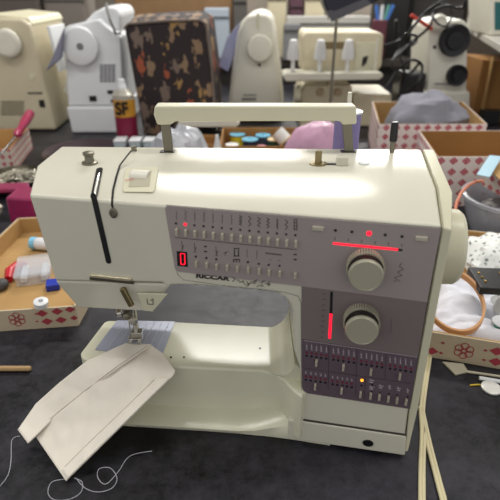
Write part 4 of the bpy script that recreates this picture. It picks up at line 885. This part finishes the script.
cable([(396, 20), (398, 50), (404, 70), (400, 92)], 1.82, .0055, 'black cable hanging straight down beside the wheeled machine')
t = thing('power_block', 'black power block in the cable tangle right of the overlock machine', 'power adapter', ((Y(392, 92, 1.84).x + .055), 1.84, 0))
MB().box(((Y(394, 92, 1.86).x + .055), 1.88, .10), (.09, .10, .19)).build('case', DARKP, t, bev=.01)
MB().box(((Y(394, 92, 1.86).x + .055), 1.88, .002), (.10, .11, .004)).build('foot_pad', GREYP, t)

# shelf at the right with things
t = thing('side_shelf', 'pale grey side counter running back at the right edge, above the brown carton', 'counter', (.98, 1.9, 0))
sA, sB = Z(468, 32, .30), Z(505, 56, .30)
sv = [Z(468, 32, .28), Z(520, 66, .28), V((1.7, Z(520, 66, .28).y, .28)), V((1.9, Z(468, 32, .28).y, .28))]
MB().prism(sv, (0, 0, .022)).build('worktop', mat('pale_grey_laminate', hexc(188, 184, 174), .4), t, bev=.003)
for q in (V((1.35, 1.9, 0)), V((1.5, 2.55, 0))): MB().box(q + V((0, 0, .14)), (.04, .04, .28)).build('support', GREYP, t)
t = thing('brown_carton', 'plain brown carton under the pale grey side counter', 'carton', (.93, 1.8, 0))
MB().prism([Y(483, 60, 1.93), Y(524, 62, 1.93), V((Y(524, 62, 1.93).x, 1.93, .002)), V((Y(483, 62, 1.93).x, 1.93, .002))], (0, .2, 0)).build('carton_body', CARDD, t)
MB().box(V((Y(490, 80, 1.90).x, 1.915, .12)), (.004, .02, .24)).build('flap_edge', CARD, t)
MB().box(V((Y(492, 104, 1.90).x, 1.90, .03)), (.07, .03, .05)).build('black_socket', DARKP, t)
t = thing('teal_display_case', 'white case with a teal screen standing on the side counter', 'display', (1.12, 2.05, .302))
yy = 2.0
MB().prism([Y(489, -20, yy), Y(530, -20, yy), V((Y(530, 40, yy).x, yy, .303)), V((Y(489, 40, yy).x, yy, .303))], (0, .2, 0)).build('case', OFFW, t, bev=.006)
MB().prism([Y(495, 2, yy - .003), Y(530, 2, yy - .003), Y(530, 30, yy - .003), Y(495, 30, yy - .003)], (0, .004, 0)).build('screen', mat('teal_glass', hexc(20, 92, 96), .3), t)
t = thing('white_bottle', 'white bottle on the side counter behind the wheeled machine', 'bottle', (Y(476, 24, 2.35).x, 2.35, .302))
bq = V((Y(476, 24, 2.35).x, 2.35, .302)); MB().lathe(bq, (0, 0, 1), [(.035, 0), (.037, .01), (.035, .09), (.015, .12), (.014, .15), (0, .15)], 24).build('bottle_body', OFFW, t)
bq2 = bq + V((.14, .12, 0)); t = thing('grey_tin', 'dark grey tin beside the white bottle on the side counter', 'tin', bq2)
MB().lathe(bq2, (0, 0, 1), [(.06, 0), (.06, .14), (.055, .15), (0, .15)], 24).build('tin_body', mat('gunmetal', hexc(70, 70, 76), .4), t)

# back row clutter, standing on the far counter
t = thing('rear_counter', 'long dark counter across the back of the room carrying boxes', 'counter', (0, 3.1, FL))
MB().box((0, 3.15, .10), (4.6, .62, .04)).build('worktop', mat('dark_counter', hexc(64, 58, 54), .6), t, bev=.004)
MB().box((0, 3.18, (.08 + FL) / 2), (4.5, .55, .08 - FL)).build('cabinet', mat('dark_cabinet', hexc(54, 50, 48), .7), t)
CZ = .1205
def rear(name, label, cat, x0, x1, top, yy, m, dep=.2, bev=.006, grp=None, extra=None):
    a, b = Y(x0, top, yy), Y(x1, top, yy); cx = (a.x + b.x) / 2
    t = thing(name, label, cat, (cx, yy, CZ), grp); h = a.z - CZ
    MB().box((cx, yy + dep / 2, CZ + h / 2), (b.x - a.x, dep, h)).build('shell', m, t, bev=bev)
    if extra: extra(t, cx, yy, h, b.x - a.x)
    return t
def lidline(t, cx, yy, h, w_): MB().box((cx, yy - .002, CZ + h * .82), (w_ * .98, .004, .006)).build('lid_edge', DARKP, t)
BR = mat('dull_brown_card', hexc(140, 108, 74), .8, var=.15)
rear('storage_box', 'dim grey-brown storage box in the far left background', 'box', -4, 34, -16, 2.95, mat('taupe_card', hexc(96, 86, 82), .8), extra=lidline)
rear('storage_box', 'grey rounded case behind the two left machines', 'box', 38, 84, -12, 2.98, mat('grey_taupe_case', hexc(124, 116, 108), .6), bev=.03, extra=lidline)
def bluemark(t, cx, yy, h, w_):
    for k in range(4): MB().box((cx - .18 + k * .035, yy - .003, CZ + h - .075), (.022, .003, .028)).build('blue_print', bpy.data.materials.get('blue_ink') or mat('blue_ink', hexc(40, 96, 170), .6), t)
rear('cardboard_carton', 'brown carton with blue print behind the patterned cover', 'carton', 112, 232, -22, 2.95, BR, extra=bluemark)
rear('pale_blue_box', 'pale blue-grey box right of the patterned cover', 'box', 204, 229, 8, 2.88, mat('pale_blue_board', hexc(176, 188, 200), .6), .05, extra=lidline)
rear('grey_case', 'ribbed dark grey case between the patterned cover and ivory machine', 'case', 233, 247, -10, 2.92, mat('dark_grey_case', hexc(92, 88, 84), .6), .15, extra=lidline)
rear('cream_machine_case', 'cream case in the background just right of the ivory machine top', 'case', 268, 287, -14, 2.92, CREAMY, .15, extra=lidline)
rear('plum_box', 'plum coloured box between the cream cases at the back', 'box', 290, 304, -4, 2.94, mat('plum_board', hexc(92, 62, 74), .7), .15, extra=lidline)
rear('cream_machine_case', 'cream case in the background left of the black lamp head', 'case', 306, 326, -14, 2.92, CREAMY, .15, extra=lidline)
rear('white_appliance', 'long white appliance in the background above the overlock machine', 'appliance', 287, 371, 16, 2.86, mat('dim_white', hexc(196, 194, 188), .5), .04, extra=lidline)
rear('grey_panel_box', 'mid grey box left of the overlock machine in the background', 'box', 284, 301, 24, 2.80, mat('mid_grey_board', hexc(132, 132, 134), .6), .04, extra=lidline)
t = rear('pen_cup', 'maroon cup holding blue and white pens in the background', 'cup', 374, 388, 20, 2.82, mat('maroon_plastic', hexc(96, 46, 58), .5), .06)
for k, (dx, cc) in enumerate(((-3, 'blue'), (0, 'white'), (3, 'green'), (5, 'blue'))):
    a = Y(381 + dx, 21, 2.85); m_ = bpy.data.materials.get('pen_' + cc) or mat('pen_' + cc, {'blue': hexc(70, 120, 200), 'white': hexc(220, 224, 230), 'green': hexc(90, 150, 140)}[cc], .4)
    tag(MB().tube([a, a + V((.006 * dx, 0, .075))], .009, 8).build('pen', m_, None, loc=tuple(a)), ['blue pen leftmost in the maroon cup', 'white pen in the middle of the maroon cup', 'green pen right of the white pen in the maroon cup', 'blue pen rightmost in the maroon cup'][k], 'pen', 'pens in the maroon cup')
rear('black_cabinet', 'tall black cabinet behind the cables in the right background', 'cabinet', 388, 414, -30, 2.9, DARKP, .3, extra=None)
rear('dark_equipment', 'dark machine equipment in the top right background', 'equipment', 416, 470, -16, 3.0, mat('charcoal_board', hexc(58, 54, 52), .7), .2, extra=lidline)
rear('dark_carton', 'dim brown carton at the far right background', 'carton', 472, 560, -12, 3.0, mat('dim_brown_board', hexc(86, 76, 66), .8), .2, extra=lidline)

for o in list(bpy.data.objects):
    if '_w' in o: del o['_w']
# tube fixtures on the ceiling
for i, (lx, ly, pw, lw) in enumerate(LAMPS):
    o = MB().box((lx, ly, 1.88), (1.24, lw + .04, .12)).build('ceiling_light', WHITEP, None, loc=(lx, ly, 1.94))
    tag(o, ['white ceiling tube housing above the front left of the table', 'white ceiling tube housing above the front right of the table', 'white ceiling tube housing above the back of the table', 'narrow white ceiling tube housing beyond the far end of the table', 'wide white ceiling light panel beyond the table on the right'][i], 'ceiling lamp', 'ceiling tube lamps'); del o['_w']
